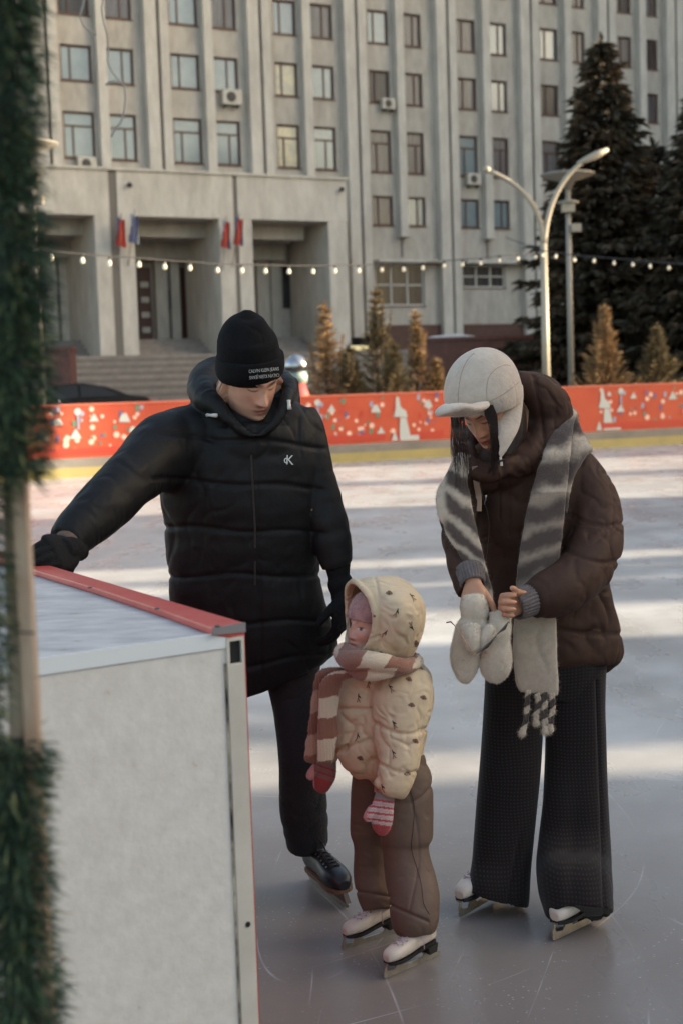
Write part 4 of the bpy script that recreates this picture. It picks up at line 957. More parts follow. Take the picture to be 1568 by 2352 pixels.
def skin_colors(me, o, Rm, scale, kind, red_pts=()):
    V = getV(me); L_ = (V - o) @ Rm / scale
    if kind == 'child': L_[:, 2] = np.where(L_[:, 2] < 0, L_[:, 2] / .78, L_[:, 2])
    x, y, z = L_.T; ax = np.abs(x); near = (np.abs(z) < .14) & (ax < .1) & (np.abs(y) < .14); fr = (near & (y < -.02)).astype(float)
    base = {'man': sc((198, 152, 130)), 'woman': sc((186, 136, 110)), 'child': sc((206, 160, 140))}[kind]
    C = np.tile(base, (len(V), 1))
    def mixc(c, w): 
        nonlocal C
        w = np.clip(w, 0, 1)[:, None]; C = C * (1 - w) + sc(c) * w
    n = np.array([noise.noise(Vector(v)) for v in L_ * 60]) if len(V) < 400000 else 0
    mixc((176, 112, 94), fr * .45 * g2(ax, z, .042, -.035, .022, .02)); mixc((176, 96, 82), fr * .55 * g2(x, z, 0, -.045, .013, .014))
    if kind == 'child': mixc((206, 122, 102), fr * .4 * g2(ax, z, .045, -.04, .024, .02)); mixc((205, 116, 98), fr * .3 * g2(x, z, 0, -.046, .014, .01))
    if kind == 'man': mixc((120, 92, 80), fr * .38 * smoothstep(-.06, -.085, z) * (1 + .4 * n)); mixc((120, 92, 80), fr * .3 * g2(x, z, 0, -.063, .022, .006))
    lipc = {'man': (150, 84, 76), 'woman': (140, 62, 60), 'child': (176, 84, 80)}[kind]
    mixc(lipc, fr * .9 * np.exp(-(np.abs(x) / .0225) ** 4) * np.exp(-(np.abs(z + .0775) / (.0085 if kind != 'man' else .0065)) ** 4)); mixc((90, 46, 42), fr * .6 * np.exp(-(np.abs(x) / .022) ** 4) * np.exp(-((z + .0772) / .0014) ** 2))
    mixc((92, 50, 42), fr * .8 * g2(ax, z, .008, -.0555, .0035, .0022))
    bz = .0185 + .004 * np.sin(np.clip((ax - .012) / .04, 0, 1) * 3.0)
    mixc((38, 27, 23), fr * (1.0 if kind != 'child' else .3) * np.exp(-((ax - .031) / .020) ** 4) * np.exp(-((z - bz) / (.0055 if kind == 'man' else .0036)) ** 2))
    if kind == 'child':
        mixc((225, 218, 214), fr * .8 * np.exp(-((ax - .030) / .0115) ** 4) * np.exp(-((z + .001) / .0052) ** 4)); mixc((50, 56, 58), fr * np.exp(-((ax - .031) / .0062) ** 4) * np.exp(-((z + .0005) / .006) ** 4)); mixc((40, 26, 22), fr * .8 * np.exp(-((ax - .030) / .013) ** 4) * np.exp(-((z - .0055) / .0016) ** 2))
    else:   # lowered lids with a dark lash line
        lz = -.0095 + .0055 * ((ax - .031) / .014) ** 2 if kind == 'woman' else -.0085 + .004 * ((ax - .031) / .014) ** 2
        mixc((34, 24, 22), fr * .95 * np.exp(-((ax - .031) / .0155) ** 4) * np.exp(-((z - lz) / (.0028 if kind == 'woman' else .0022)) ** 2)); mixc((118, 78, 66), fr * .45 * g2(ax, z, .031, .008, .017, .005))
    for p, r_, c, w in red_pts: mixc(c, w * np.exp(-(np.linalg.norm(V - np.array(p), axis=1) / r_) ** 2))
    C = C * (1 + .10 * n[:, None]) if not np.isscalar(n) else C
    set_col(me, C)
def skin_mat():
    return mat('skin', (200, 150, 130), .52, attr='Col', bump=.12, bs=700, bdist=.001, spec=.35, trans=.12)
# ---- hand: o wrist, X towards the fingers, Yt towards the thumb side, Zb out of the back of the hand
def hand(o, X, Yt, s=1.0, curl=(40, 50, 30), thumb=(.62, .70, -.35), spread=1.0, fat=1.0, curls=None, thumb_curl=0.4, fingers=4, mirror=False):
    o = np.array(o, float); X = np.array(X, float); X /= np.linalg.norm(X); Yt = np.array(Yt, float); Yt -= X * (Yt @ X); Yt /= np.linalg.norm(Yt); Z = np.cross(X, Yt) * (-1 if mirror else 1)
    def W(a, b, c): return o + (X * a + Yt * b + Z * c) * s
    P_ = []
    st = [(-.03, 0, .026, .8), (.0, 0, .027, .72), (.03, .003, .037, .45), (.065, .002, .0415, .36), (.092, -.001, .039, .32), (.1, -.001, .034, .26)]
    A = np.array([np.concatenate([W(a, b, 0), Yt * w * s * fat, [t * (1 + .25 * (fat - 1))]]) for a, b, w, t in st]); P_.append(rings(A, 24, 4))
    for i, (y, L_, x0) in enumerate(((.029, .074, .090), (.0095, .083, .095), (-.0105, .077, .092), (-.029, .060, .085))[:fingers]):
        c = curls[i] if curls else curl; ang = 0; p = np.array([x0, y * (1 + .05 * (spread - 1)), 0.0]); pts = [W(x0 - .02, y, 0), W(*p)]; sp = math.radians((1.5 - i) * 2.5 * spread); r_ = [.0100, .0100]
        for seg, (fr_, cc) in enumerate(zip((.45, .31, .24), c)):
            ang += math.radians(cc); dx = L_ * fr_; p = p + np.array([math.cos(ang) * math.cos(sp), math.sin(sp), -math.sin(ang)]) * dx; pts.append(W(*p)); r_.append((.0092, .0084, .0068)[seg] * (1 if i < 3 else .88))
        P_.append(tube3(pts, np.array(r_) * s * fat, 12, 3, side=Yt))
    t = np.array(thumb, float); t /= np.linalg.norm(t); t2 = t * .8 + np.array([thumb_curl, -.25, -.2]); t2 /= np.linalg.norm(t2)
    p0 = np.array([.018, .018, -.004]); p1 = p0 + t * .045; p2 = p1 + t * .5 * .034 + t2 * .5 * .034; p3 = p2 + t2 * .026
    P_.append(tube3([W(*p0), W(*p1), W(*p2), W(*p3)], np.array([.016, .0118, .0105, .008]) * s * fat, 12, 3)); return P_
def limb(*pr, n=18):
    """pr: (point, radius) pairs"""
    return tube3([p for p, r_ in pr], [r_ for p, r_ in pr], n, 4)
# ---- ice skate: built in blade space, u forward from heel end (0) to toe (1)
def skate(root, toe, heel, L_, style, label=None, tilt=(0, 0, 1), sh_h=.13):
    toe, heel = np.array(toe, float), np.array(heel, float); X = toe - heel; X /= np.linalg.norm(X); up = np.array(tilt, float); up -= X * (up @ X); up /= np.linalg.norm(up); Yv = np.cross(up, X)
    def W(u, v, w): return toe - X * (L_ * (1 - u)) + Yv * v + up * w
    s = L_ / .30; fig = style == 'figure'
    bl = mat('blade_steel', (186, 180, 168), .3, (150, 144, 134), 20, metal=.75); blk = mat('skate_black', (24, 24, 26), .45); wht = mat('skate_white', (214, 202, 190), .5, (196, 182, 168), 14, .1, 60)
    bootm = wht if fig else mat('skate_boot_black', (26, 26, 30), .38, (36, 36, 42), 20)
    # boot: foot part lofted heel -> toe, plus shaft
    z0 = (.062 if fig else .058) * s
    heelup = .02 * s if fig else .0
    st = []
    for u, hw, h, zz in ((.07, .018, .062, 1.0), (.10, .029, .085, 1.0), (.20, .033, .092, .9), (.35, .031, .085, .65), (.50, .034, .078, .35), (.65, .040, .066, .1), (.80, .042, .056, 0), (.92, .034, .046, 0), (.985, .018, .03, .0)):
        h *= s; zb = z0 + heelup * zz; c = W(u, 0, zb + h / 2); st.append(np.concatenate([c, up * (h / 2), [hw * s / (h / 2)]]))
    pc = [rings(np.array(st), 28, 5, sq=.82)]
    sh = [np.concatenate([W(.27, 0, z0 + heelup + .05 * s), X * .052 * s, [.6]]), np.concatenate([W(.28, 0, z0 + heelup + .05 * s + sh_h * .45 * s), X * .044 * s, [.7]]), np.concatenate([W(.28, 0, z0 + heelup + .05 * s + sh_h * s), X * .038 * s, [.8]])]
    pc.append(rings(np.array(sh), 28, 4))
    me = union(pc, .0028, 3); crease(me, [(26, .0012, (1, 1, 1), 'p')]); boot = link('ice_skate', me, bootm, root, smooth=True)
    if label: boot['label'] = label
    # sole
    q = MB(); n = 26; out = []
    for i in range(n):
        u = .065 + .915 * i / (n - 1); hw = np.interp(u, [.065, .12, .3, .5, .68, .82, .93, .98], [.016, .031, .032, .034, .041, .043, .034, .016]) * s; out.append((u, hw))
    zf = lambda u: z0 + heelup * np.interp(u, [.07, .2, .35, .5, .65, .8], [1, .9, .65, .35, .1, 0])
    ring = [(u, hw) for u, hw in out] + [(u, -hw) for u, hw in out[::-1]]
    top = [W(u, v, zf(u) + .004 * s) for u, v in ring]; bot = [W(u, v * .97, zf(u) - .009 * s) for u, v in ring]; m = len(ring)
    q.add(top + bot, [tuple(range(m)), tuple(range(m, 2 * m))[::-1]] + [(i, m + i, m + (i + 1) % m, (i + 1) % m) for i in range(m)])
    if fig:  # stacked heel
        hb = [W(u, v, zf(u) - .008 * s) for u, v in ((.07, .02), (.3, .026), (.3, -.026), (.07, -.02))]; ht = [W(u, v, .036 * s) for u, v in ((.09, .019), (.25, .022), (.25, -.022), (.09, -.019))]
        q.hexa(ht + hb)
    q.build('sole', blk if fig else mat('skate_sole_tan', (120, 92, 74), .6), boot, bevel=.0012)
    # blade
    q = MB(); th = .0019
    if fig:
        prof = [(-.04, .0), (1.0, .0), (1.035, .006), (1.03, .012), (1.036, .018), (1.028, .022), (1.03, .03), (1.0, .05), (.99, .056), (.965, .056), (.985, .038), (.965, .026), (.84, .02), (.80, .036), (.785, .056), (.66, .056), (.69, .036), (.66, .024), (.30, .022), (.27, .030), (.24, .04), (.11, .04), (.13, .03), (.1, .022), (-.04, .022), (-.06, .012)]
        q.slab([W(u, -th, w * s) for u, w in prof], Yv * 2 * th)
        for a, b in ((.64, 1.0), (.09, .27)):
            zz = .0545 * s if a > .5 else .036 * s; q.slab([W(a, -.015 * s, zz), W(b, -.012 * s, zz), W(b, .012 * s, zz), W(a, .015 * s, zz)], up * .003)
    else:
        prof = [(-.02, .0), (.04, -.002), (.9, -.002), (.99, .004), (1.03, .016), (1.02, .022), (-.02, .022), (-.05, .01)]
        q.slab([W(u, -th, w * s) for u, w in prof], Yv * 2 * th)
    blade = q.build('blade', bl, boot)
    if not fig:
        q = MB(); hm = mat('holder_brown', (96, 82, 72), .5)
        for pr in ([(-.02, .020), (.36, .020), (.32, .058), (.05, .062)], [(.6, .020), (1.03, .020), (.97, .052), (.64, .058)], [(.3, .02), (.66, .02), (.66, .026), (.3, .026)]):
            q.slab([W(u, -.008, w * s) for u, w in pr], Yv * .016)
        q.build('blade_holder', hm, boot, bevel=.001)
    # laces and eyelets on the instep
    bv = bvh_of_world(boot)
    lc = mat('lace_lilac', (206, 186, 200), .7) if fig else mat('lace_black', (30, 30, 34), .7); lo = MB(); ey = MB()
    rows = 6 if not fig else 5
    def top_pt(u, v):
        o_ = Vector(W(u, v, .3)); r_ = bv.ray_cast(o_, Vector(-up)); return np.array(r_[0]) + up * .0012 if r_[0] else None
    for i in range(rows):
        u = .40 + .34 * i / (rows - 1); wv = .019 * s * (.85 + .1 * i / rows)
        for sg in (-1, 1):
            a = top_pt(u, sg * wv); b = top_pt(u + .045, -sg * wv); mid = top_pt(u + .022, 0)
            if a is None or b is None or mid is None: continue
            lo.tube([a, mid + up * .002, b], .0022 * s, 6)
            ey.lathe([(.0035 * s, 0), (.0035 * s, .0015), (.001, .0018)], a + Yv * sg * .004, 8, axis=up + Yv * sg * .8)
    if fig: a = top_pt(.44, .0); lo.tube([a, a + up * .012 + Yv * .02, a + Yv * .034 - up * .01, a + Yv * .038 - up * .045], .002 * s, 6) if a is not None else None
    if lo.v: lo.build('laces', lc, boot, smooth=True); ey.build('eyelets', mat('eyelet_metal', (150, 140, 124), .3, metal=.8), boot)
    return boot, W
def bvh_of_world(o):
    me = o.data; off = origin_of(o); return BVHTree.FromPolygons([tuple(v.co + off) for v in me.vertices], [tuple(p.vertices) for p in me.polygons])
# ================================================================== MAN
def v3(x, y, Y): return P(x, y, Y)
man = empty('person', (P(600, 1500, 4.35)[0], 4.35, 0), 'person in black beanie and long black puffer jacket, one gloved hand on the rink board', 'person')
eyes = P(606, 894, 4.12); ho, hR, hp_ = place_head('man', .95, eyes, 29, 30, -4)
hips = [v3(505, 1500, 4.36), v3(660, 1480, 4.36)]
pieces = hp_ + [tube3([ho + hR @ np.array([0, .03, -.05]), v3(565, 960, 4.30), v3(558, 1010, 4.32)], [.055, .058, .07], 18)]
pieces += [rings(np.array([E(440, 985, 690, 975, 4.30, .5), E(430, 1050, 695, 1045, 4.3, .55), E(455, 1200, 680, 1200, 4.32, .6), E(470, 1330, 670, 1330, 4.34, .62), E(450, 1450, 690, 1440, 4.36, .62), E(480, 1540, 660, 1530, 4.37, .6)]), 32, 4)]
wr_R, wr_L = v3(168, 1262, 3.765), v3(786, 1372, 4.22)
pieces += [limb((v3(430, 1010, 4.28), .06), (v3(330, 1080, 4.1), .05), (v3(252, 1150, 3.95), .042), (wr_R, .03))]
pieces += [limb((v3(690, 1000, 4.28), .06), (v3(740, 1130, 4.28), .05), (v3(765, 1250, 4.25), .042), (wr_L, .03))]
HRX = P(80, 1276, 3.60) - wr_R
handR = dict(o=wr_R, X=HRX, Yt=(-.15, -1, -.35), s=1.02, curl=(38, 52, 30), thumb=(.55, .75, -.45))
handL = dict(o=wr_L, X=P(776, 1470, 4.20) - wr_L, Yt=(-.35, -1, 0), s=.95, curl=(28, 32, 20), mirror=True)
pieces += hand(**handR) + hand(**handL)
kneeL, ankL = v3(684, 1760, 4.33), v3(712, 1955, 4.52)
toeL, heelL = G(800, 2088, .004), P(686, 2000, 4.60)
pieces += [limb((hips[1], .06), (v3(686, 1640, 4.345), .052), (v3(692, 1750, 4.335), .046), (v3(697, 1850, 4.40), .044), (v3(706, 1945, 4.46), .034)), limb((hips[0], .06), (v3(494, 1640, 4.335), .05), (v3(494, 1760, 4.30), .045), (v3(494, 1960, 4.40), .034))]
fX = (heelL - toeL) / np.linalg.norm(heelL - toeL); h2 = G(478, 2140, .003); pieces += [limb((v3(706, 1945, 4.46), .032), (toeL + fX * .2 + np.array([0, 0, .105]), .026), (toeL + fX * .1 + np.array([0, 0, .084]), .02)), limb((v3(494, 1960, 4.40), .032), (h2 + np.array([.02, .2, .1]), .026), (h2 + np.array([.01, .08, .085]), .02))]
me = union(pieces, .003, 2); skin_colors(me, ho, hR, .95, 'man'); man_body = link('body', me, skin_mat(), man, smooth=True)
# --- beanie
hm_ = mat('knit_black', (15, 15, 17), .92, (21, 21, 24), 60, .6, 420, bdist=.003, spec=.15)
st = [(506, 884, 649, 868, 1.06), (500, 868, 651, 856, 1.10), (498, 846, 652, 842, 1.12), (498, 828, 651, 826, 1.12), (499, 818, 645, 814, 1.1), (499, 795, 641, 795, 1.1), (501, 775, 636, 775, 1.08), (513, 748, 622, 756, 1.0), (528, 731, 606, 733, .95), (548, 720, 590, 722, .9), (560, 712, 576, 713, .8)]
pcs = [rings(np.array([E(a, b - 19 * max(0, (b - 800) / 84), c, d - 18 * max(0, (d - 800) / 84), 4.195 - .07 * (884 - b) / 172, t) for a, b, c, d, t in st]), 48, 5)]
me = union(pcs, .0035, 2); crease(me, [(9, .0045, (1, 1, .6), 'p'), (16, .003, (1, 1, 1.4), 'c')]); hat = link('beanie', me, hm_, man, smooth=True); bh = bvh_of_world(hat)
# folded cuff
pcs = [rings(np.array([E(a, b - 18, c, d - 16, 4.193 - .07 * (884 - b) / 172, t) for a, b, c, d, t in [(504, 886, 652, 869, 1.1), (496, 868, 654, 855, 1.16), (495, 846, 654, 842, 1.16), (497, 831, 652.5, 828, 1.15)]]), 48, 5)]
me = union(pcs, .0035, 2); crease(me, [(12, .002, (1, 1, 1), 'p')]); cuff = link('cuff', me, hm_, hat, smooth=True); bc = bvh_of_world(cuff)
prt = mat('print_white', (190, 186, 186), .6)
tp = text_polys('CALVIN KLEIN JEANS', 606, 851, 68, 10, rot=R(-5.5)); tp += text_polys('CALVIN KLEIN JEANS', 607, 863, 68, 10, rot=R(-5.5), flip=True)
decal(bc, tp, prt, 'lettering', cuff, lift=.0016)
# --- jacket
jm = mat('puffer_black', (17, 17, 19), .62, (22, 21, 22), 5, .2, 60, bdist=.006, spec=.24, wr=(9, .55, .02, (1.2, 1, .7)))
pcs = []
tor = [E(470, 925, 668, 918, 4.30, .55), E(395, 958, 722, 948, 4.29, .50), E(373, 1000, 738, 985, 4.28, .50), E(370, 1060, 744, 1050, 4.27, .54), E(369, 1125, 742, 1120, 4.27, .56), E(377, 1200, 736, 1200, 4.28, .58), E(386, 1300, 736, 1300, 4.30, .58), E(394, 1390, 745, 1380, 4.31, .56), E(400, 1480, 764, 1432, 4.33, .54), E(405, 1565, 776, 1475, 4.35, .50), E(425, 1625, 770, 1500, 4.36, .44), E(480, 1612, 736, 1528, 4.36, .3)]
pcs.append(rings(np.array(tor), 64, 8, puff=None))
# puffs of the quilting are added as a step of the body outline
slR = [E(470, 925, 450, 1120, 4.26, .8), E(400, 935, 400, 1128, 4.22, .85), E(345, 962, 362, 1130, 4.14, .9), E(298, 1010, 335, 1155, 4.06, .92), E(250, 1060, 292, 1197, 3.98, .95), E(203, 1112, 250, 1232, 3.9, .95), E(160, 1158, 212, 1262, 3.84, .95), E(124, 1202, 186, 1279, 3.79, .9), E(119, 1219, 176, 1279, 3.775, .85)]
pcs.append(rings(np.array(slR), 40, 6, puff=(7, .035)))
slL = [E(650, 950, 722, 935, 4.28, .8), E(672, 1010, 746, 985, 4.27, .85), E(682, 1080, 762, 1060, 4.26, .9), E(697, 1140, 778, 1120, 4.25, .92), E(708, 1200, 794, 1180, 4.24, .92), E(720, 1255, 806, 1235, 4.23, .92), E(733, 1302, 810, 1280, 4.22, .85), E(737, 1313, 806, 1292, 4.22, .8)]
pcs.append(rings(np.array(slL), 40, 6, puff=(6, .04)))
hood = [(500, 935, 4.15, .026), (545, 980, 4.125, .017), (588, 1000, 4.12, .014), (632, 972, 4.13, .015), (657, 925, 4.16, .020), (664, 885, 4.26, .026), (630, 870, 4.40, .045), (560, 862, 4.46, .060), (492, 866, 4.40, .063), (466, 890, 4.30, .052), (472, 912, 4.20, .040), (500, 935, 4.15, .026)]
pcs.append(tube3([P(a, b, c) for a, b, c, d in hood], [d for a, b, c, d in hood], 20, 5))
pcs.append(tube3([P(652, 880, 4.36), P(655, 925, 4.32), P(640, 970, 4.28)], [.05, .05, .06], 16, 4)); pcs.append(rings(np.array([E(500, 982, 655, 972, 4.23, .4), E(478, 1000, 672, 985, 4.22, .56), E(455, 1012, 690, 1000, 4.22, .62), E(430, 1060, 705, 1050, 4.25, .55)]), 40, 5))
me = union(pcs, .0052, 3)
# quilting seams across the body
V = getV(me); N = getN(me); xw = V[:, 0]; 
pr = (V - CAMP); den = pr @ Fw; py = 1176 - (pr @ Up) / den * FPX; pxx = 784 + (pr @ Rt) / den * FPX
d = np.zeros(len(V)); body = smoothstep(340, 372, pxx) * (1 - smoothstep(735, 760, pxx))
for ys, k in ((1012, 14), (1112, 10), (1218, 6), (1322, 0), (1432, -6), (1532, -30)):
    yy = ys + k * (pxx - 560) / 180 + 4 * np.sin(pxx / 37 + ys); d -= .0065 * np.exp(-((py - yy) / 5.5) ** 2) * body
    d += .003 * np.exp(-((py - yy - 50) / 38) ** 2) * body
zipx = 581 + (py - 985) * .02; d -= .004 * np.exp(-((pxx - zipx - 9) / 3) ** 2) * (V[:, 1] < 4.25) * (py > 985)
setV(me, V + N * d[:, None]); crease(me, [(5.0, .006, (1, 1, 1), 'p'), (7, .0035, (1.5, 1, .7), 'c'), (16, .0025, (1.0, 1, 1.6), 'p')])
jacket = link('jacket', me, jm, man, smooth=True); bj = bvh_of_world(jacket)
zm = mat('zip_metal', (66, 60, 54), .5, (40, 37, 34), 300, metal=.6)
q = MB(); zsplit = False
for y in np.arange(1046, 1345, 2.6):
    if 1258 < y < 1290: continue
    if y > 1288 and len(q.v) and not zsplit: q.build('zip', zm, jacket); q = MB(); zsplit = True
    x = 577.5 + (y - 1050) * .052 if y < 1220 else 586; p, n = hit(bj, x, y, .0015)
    if p is not None: q.box((-.0028, -.0012, -.0013), (.0028, .0012, .0013), lambda a, b, c: tuple(p + np.array([a, b, c]))); q.box((-.0008, -.0006, -.003), (.0008, .0006, .003), lambda a, b, c: tuple(p + np.array([a, b, c])))
q.build('zip', zm, jacket)
decal(bj, text_polys('K', 666, 1056.5, 16, 21, rot=R(3)) + text_polys('c', 656.5, 1058, 9, 12.5, rot=R(3)), prt, 'chest_logo', jacket, lift=.0025)
cordm = mat('cord_end_white', (196, 192, 188), .5)
for a, b in (((478, 949), (500, 953)), ((662, 921), (661, 940))):
    p0, n0 = hit(bj, *a, .006); p1, n1 = hit(bj, *b, .006)
    if p0 is not None and p1 is not None: q = MB(); q.tube([p0, p0 * .67 + p1 * .33, p0 * .33 + p1 * .67, p1], [.0058, .0048, .0058, .006], 10); q.build('cord_end', cordm, jacket, smooth=True)
# --- cuffs and gloves
rib = mat('rib_cuff_brown', (104, 84, 74), .9, (80, 64, 58), 60, .4, 200)
c0, c1 = v3(150, 1250, 3.775), v3(186, 1242, 3.80)
me = union([tube3([v3(158, 1246, 3.78) - HRX * .25, v3(158, 1248, 3.78), v3(150, 1252, 3.775) + HRX * .06], [.036, .040, .036], 24)], .003, 2); link('inner_cuff', me, rib, man, smooth=True)
gl = mat('glove_black', (17, 17, 19), .85, (24, 24, 26), 40, .4, 160, spec=.2)
hk = dict(handR); hk.update(fat=1.28, s=1.06)
me = union(hand(**hk) + [tube3([wr_R + HRX * -.05, wr_R + HRX * .1, wr_R + HRX * .3], [.034, .037, .036], 20)], .003, 2); crease(me, [(30, .002, (1, 1, 1), 'c')]); glR = link('glove', me, gl, man, smooth=True)
hk = dict(handL); hk.update(fat=1.25, s=1.0)
gst = [E(742, 1290, 806, 1282, 4.22, .8), E(752, 1322, 803, 1312, 4.22, .85), E(753, 1346, 808, 1332, 4.22, .85), E(760, 1372, 806, 1362, 4.22, .85), E(768, 1400, 806, 1392, 4.21, .8)]
me = union(hand(**hk) + [rings(np.array(gst), 28, 5, puff=(3, .12))], .003, 2); crease(me, [(24, .002, (1, 1, 2), 'c')]); glL = link('glove', me, gl, man, smooth=True)
# --- jeans
jn = mat('jeans_black', (28, 29, 34), .85, (42, 42, 47), 3.2, .35, 150, wr=(10, .3, .012, (1, 1, 1.6)))
leg = [E(600, 1500, 735, 1500, 4.36, .7), E(614, 1580, 738, 1560, 4.35, .75), E(632, 1665, 744, 1655, 4.34, .78), E(640, 1750, 747, 1745, 4.33, .8), E(641, 1810, 748, 1800, 4.35, .84), E(643, 1862, 752, 1855, 4.38, .86), E(652, 1915, 753, 1905, 4.42, .9), E(660, 1946, 753, 1935, 4.44, .95)]
leg2 = [E(430, 1500, 600, 1500, 4.36, .7), E(435, 1600, 555, 1600, 4.34, .75), E(440, 1760, 548, 1750, 4.30, .82), E(446, 1900, 545, 1890, 4.36, .86), E(450, 2005, 540, 1995, 4.42, .86)]
pcs = [rings(np.array(leg), 40, 7), rings(np.array(leg2), 32, 6), rings(np.array([E(440, 1440, 690, 1430, 4.36, .6), E(440, 1530, 700, 1520, 4.36, .58)]), 32, 4)]
me = union(pcs, .0048, 2); crease(me, [(6, .005, (.8, 1, 1.4), 'c'), (4, .003, (1, 1, 1), 'p')]); jo = link('jeans', me, jn, man, smooth=True); tuck(man_body, [jo, jacket, hat, glR, glL], [(v3(160, 1250, 3.78), .03)], (ho, hR, .95, .03)); bj2 = bvh_of_world(jo)
# --- skates
skate(man, toeL, toeL + (heelL - toeL) / np.linalg.norm(heelL - toeL) * .30, .30, 'hockey', 'black lace-up hockey-style skate tipped on its toe', tilt=(-.1, -.05, 1))
skate(man, G(478, 2140, .003), G(478, 2140, .003) + np.array([.05, .29, 0]), .30, 'hockey', tilt=(0, 0, 1))
# ================================================================== WOMAN
woman = empty('person', (P(1250, 1500, 4.25)[0], 4.25, 0), 'person in beige trapper cap and brown puffer jacket, pulling on cream mittens', 'person')
weye = P(1090, 972, 4.05); wo, wR, wp = place_head('woman', .93, weye, -34, 37, -3)
wyR, wyL = v3(1086, 1335, 3.985), v3(1200, 1392, 3.97)      # wrists: hers right (photo left), left (photo right)
pieces = wp + [tube3([wo + wR @ np.array([0, .03, -.05]), v3(1175, 1020, 4.22), v3(1195, 1080, 4.26)], [.045, .048, .06], 18)]
pieces += [rings(np.array([E(1105, 1075, 1300, 1070, 4.28, .6), E(1100, 1130, 1330, 1130, 4.28, .6), E(1130, 1250, 1330, 1250, 4.3, .6), E(1150, 1350, 1330, 1350, 4.32, .6), E(1140, 1470, 1350, 1470, 4.3, .6), E(1160, 1560, 1350, 1560, 4.27, .5)]), 32, 4)]
pieces += [limb((v3(1115, 1100, 4.26), .05), (v3(1050, 1180, 4.2), .038), (v3(1045, 1260, 4.1), .034), (wyR, .023))]
pieces += [limb((v3(1310, 1090, 4.3), .055), (v3(1350, 1200, 4.25), .04), (v3(1345, 1320, 4.12), .036), (v3(1260, 1365, 4.02), .030), (wyL, .024))]
hR_ = dict(o=wyR, X=P(1078, 1425, 3.93) - wyR, Yt=(.85, -.5, .0), s=.88, curl=(30, 45, 30), thumb=(.7, .6, -.35))
hL_ = dict(o=wyL, X=P(1118, 1388, 3.90) - wyL, Yt=(-.35, -.15, 1.0), s=.86, curls=[(62, 80, 45), (64, 82, 45), (66, 84, 45), (68, 84, 45)], thumb=(.75, .55, -.5), mirror=False, fat=1.0)
pieces += hand(**hR_) + hand(**hL_)
for x0, xk, x1, y1 in ((1180, 1165, 1140, 2030), (1320, 1318, 1322, 2050)):
    pieces += [limb((v3(x0, 1540, 4.27), .07), (v3(xk, 1760, 4.25), .05), (v3(x1, y1 - 60, 4.24), .035))]
me = union(pieces, .0026, 1)
kn = [(P(1105, 1405, 3.9), .035, (196, 112, 92), .65), (P(1135, 1415, 3.9), .03, (196, 112, 92), .6)]
skin_colors(me, wo, wR, .93, 'woman', kn); woman_body = link('body', me, skin_mat(), woman, smooth=True)
# --- hair: cap of hair plus loose strands
hairm = mat('hair_dark', (34, 25, 23), .42, (50, 34, 28), 30, .3, 120, stretch=(1, 1, .1))
pcs = [ball(wo + wR @ np.array([0, .035, .02]) * .93, wR @ np.diag([.070, .080, .085]), 20), tube3([P(1165, 930, 4.19), P(1172, 990, 4.19), P(1160, 1050, 4.17)], [.05, .048, .03], 16, 4)]
def strand(pts, r0, r1, n=6): return tube3([P(*p) for p in pts], np.linspace(r0, r1, len(pts)), n, 4)
pcs += [tube3([P(1136, 945, 4.09), P(1143, 985, 4.08), P(1150, 1030, 4.11), P(1146, 1070, 4.14)], [.015, .017, .017, .012], 14)]
me = union(pcs, .003, 2); crease(me, [(14, .002, (1, 1, .3), 'p')]); hair = link('hair', me, hairm, woman, smooth=True)
q = MB(); hr = random.Random(4)
for k in range(120):
    u_ = hr.random(); x0 = 1033 + 30 * u_; e = 1044 + 34 * u_ + hr.uniform(-6, 6); b_ = hr.uniform(-5, 5); yl = hr.uniform(1030, 1085) if k % 5 else hr.uniform(1100, 1150)
    q.tube(resample([P(x0, 952, 4.03 + hr.uniform(-.01, .02)), P(x0 + b_ * .6 + 4, 985, 4.02), P((x0 + e) / 2 + b_, 1030, 4.03), P(e, yl, 4.08)], 4), list(np.linspace(.0009, .0003, 13)), 4, caps=False)
for k in range(150):
    x0 = hr.uniform(1109, 1131); q.tube(resample([P(x0, 930, 3.985), P(x0 + hr.uniform(5, 12), 962, 4.005), P(hr.uniform(1125, 1143), 1005, 4.03), P(1134 + hr.uniform(-16, 12), 1055 + hr.uniform(-40, 40), 4.08)], 4), list(np.linspace(.0009, .0004, 13)), 4, caps=False)
for pts in ([(1040, 960), (1032, 985), (1038, 1030), (1050, 1065), (1047, 1090), (1034, 1078), (1042, 1066)], [(1098, 1090), (1108, 1140), (1122, 1200), (1116, 1280), (1106, 1330)]):
    q.tube(resample([P(x, y, 3.99 if y < 1095 else 4.0) for x, y in pts], 4), .0006, 4, caps=False)
q.build('loose_strands', hairm, hair)
# --- trapper cap
capm = mat('cap_beige', (188, 172, 158), .85, (176, 160, 147), 30, .25, 90, sheen=.15); seam = mat('seam_brown', (142, 116, 100), .8)
st = [(1027, 950, 1196, 915, 1.0), (1022, 935, 1197, 893, 1.05), (1019, 915, 1192, 868, 1.08), (1021, 890, 1186, 848, 1.06), (1030, 860, 1176, 830, 1.0), (1047, 835, 1160, 815, .95), (1070, 817, 1140, 806, .9), (1088, 810, 1120, 805, .8)]
pcs = [rings(np.array([E(a, b, c, d, 4.13 - .05 * (940 - b) / 135, t) for a, b, c, d, t in st]), 44, 5)]
cme = union(pcs, .0035, 2)
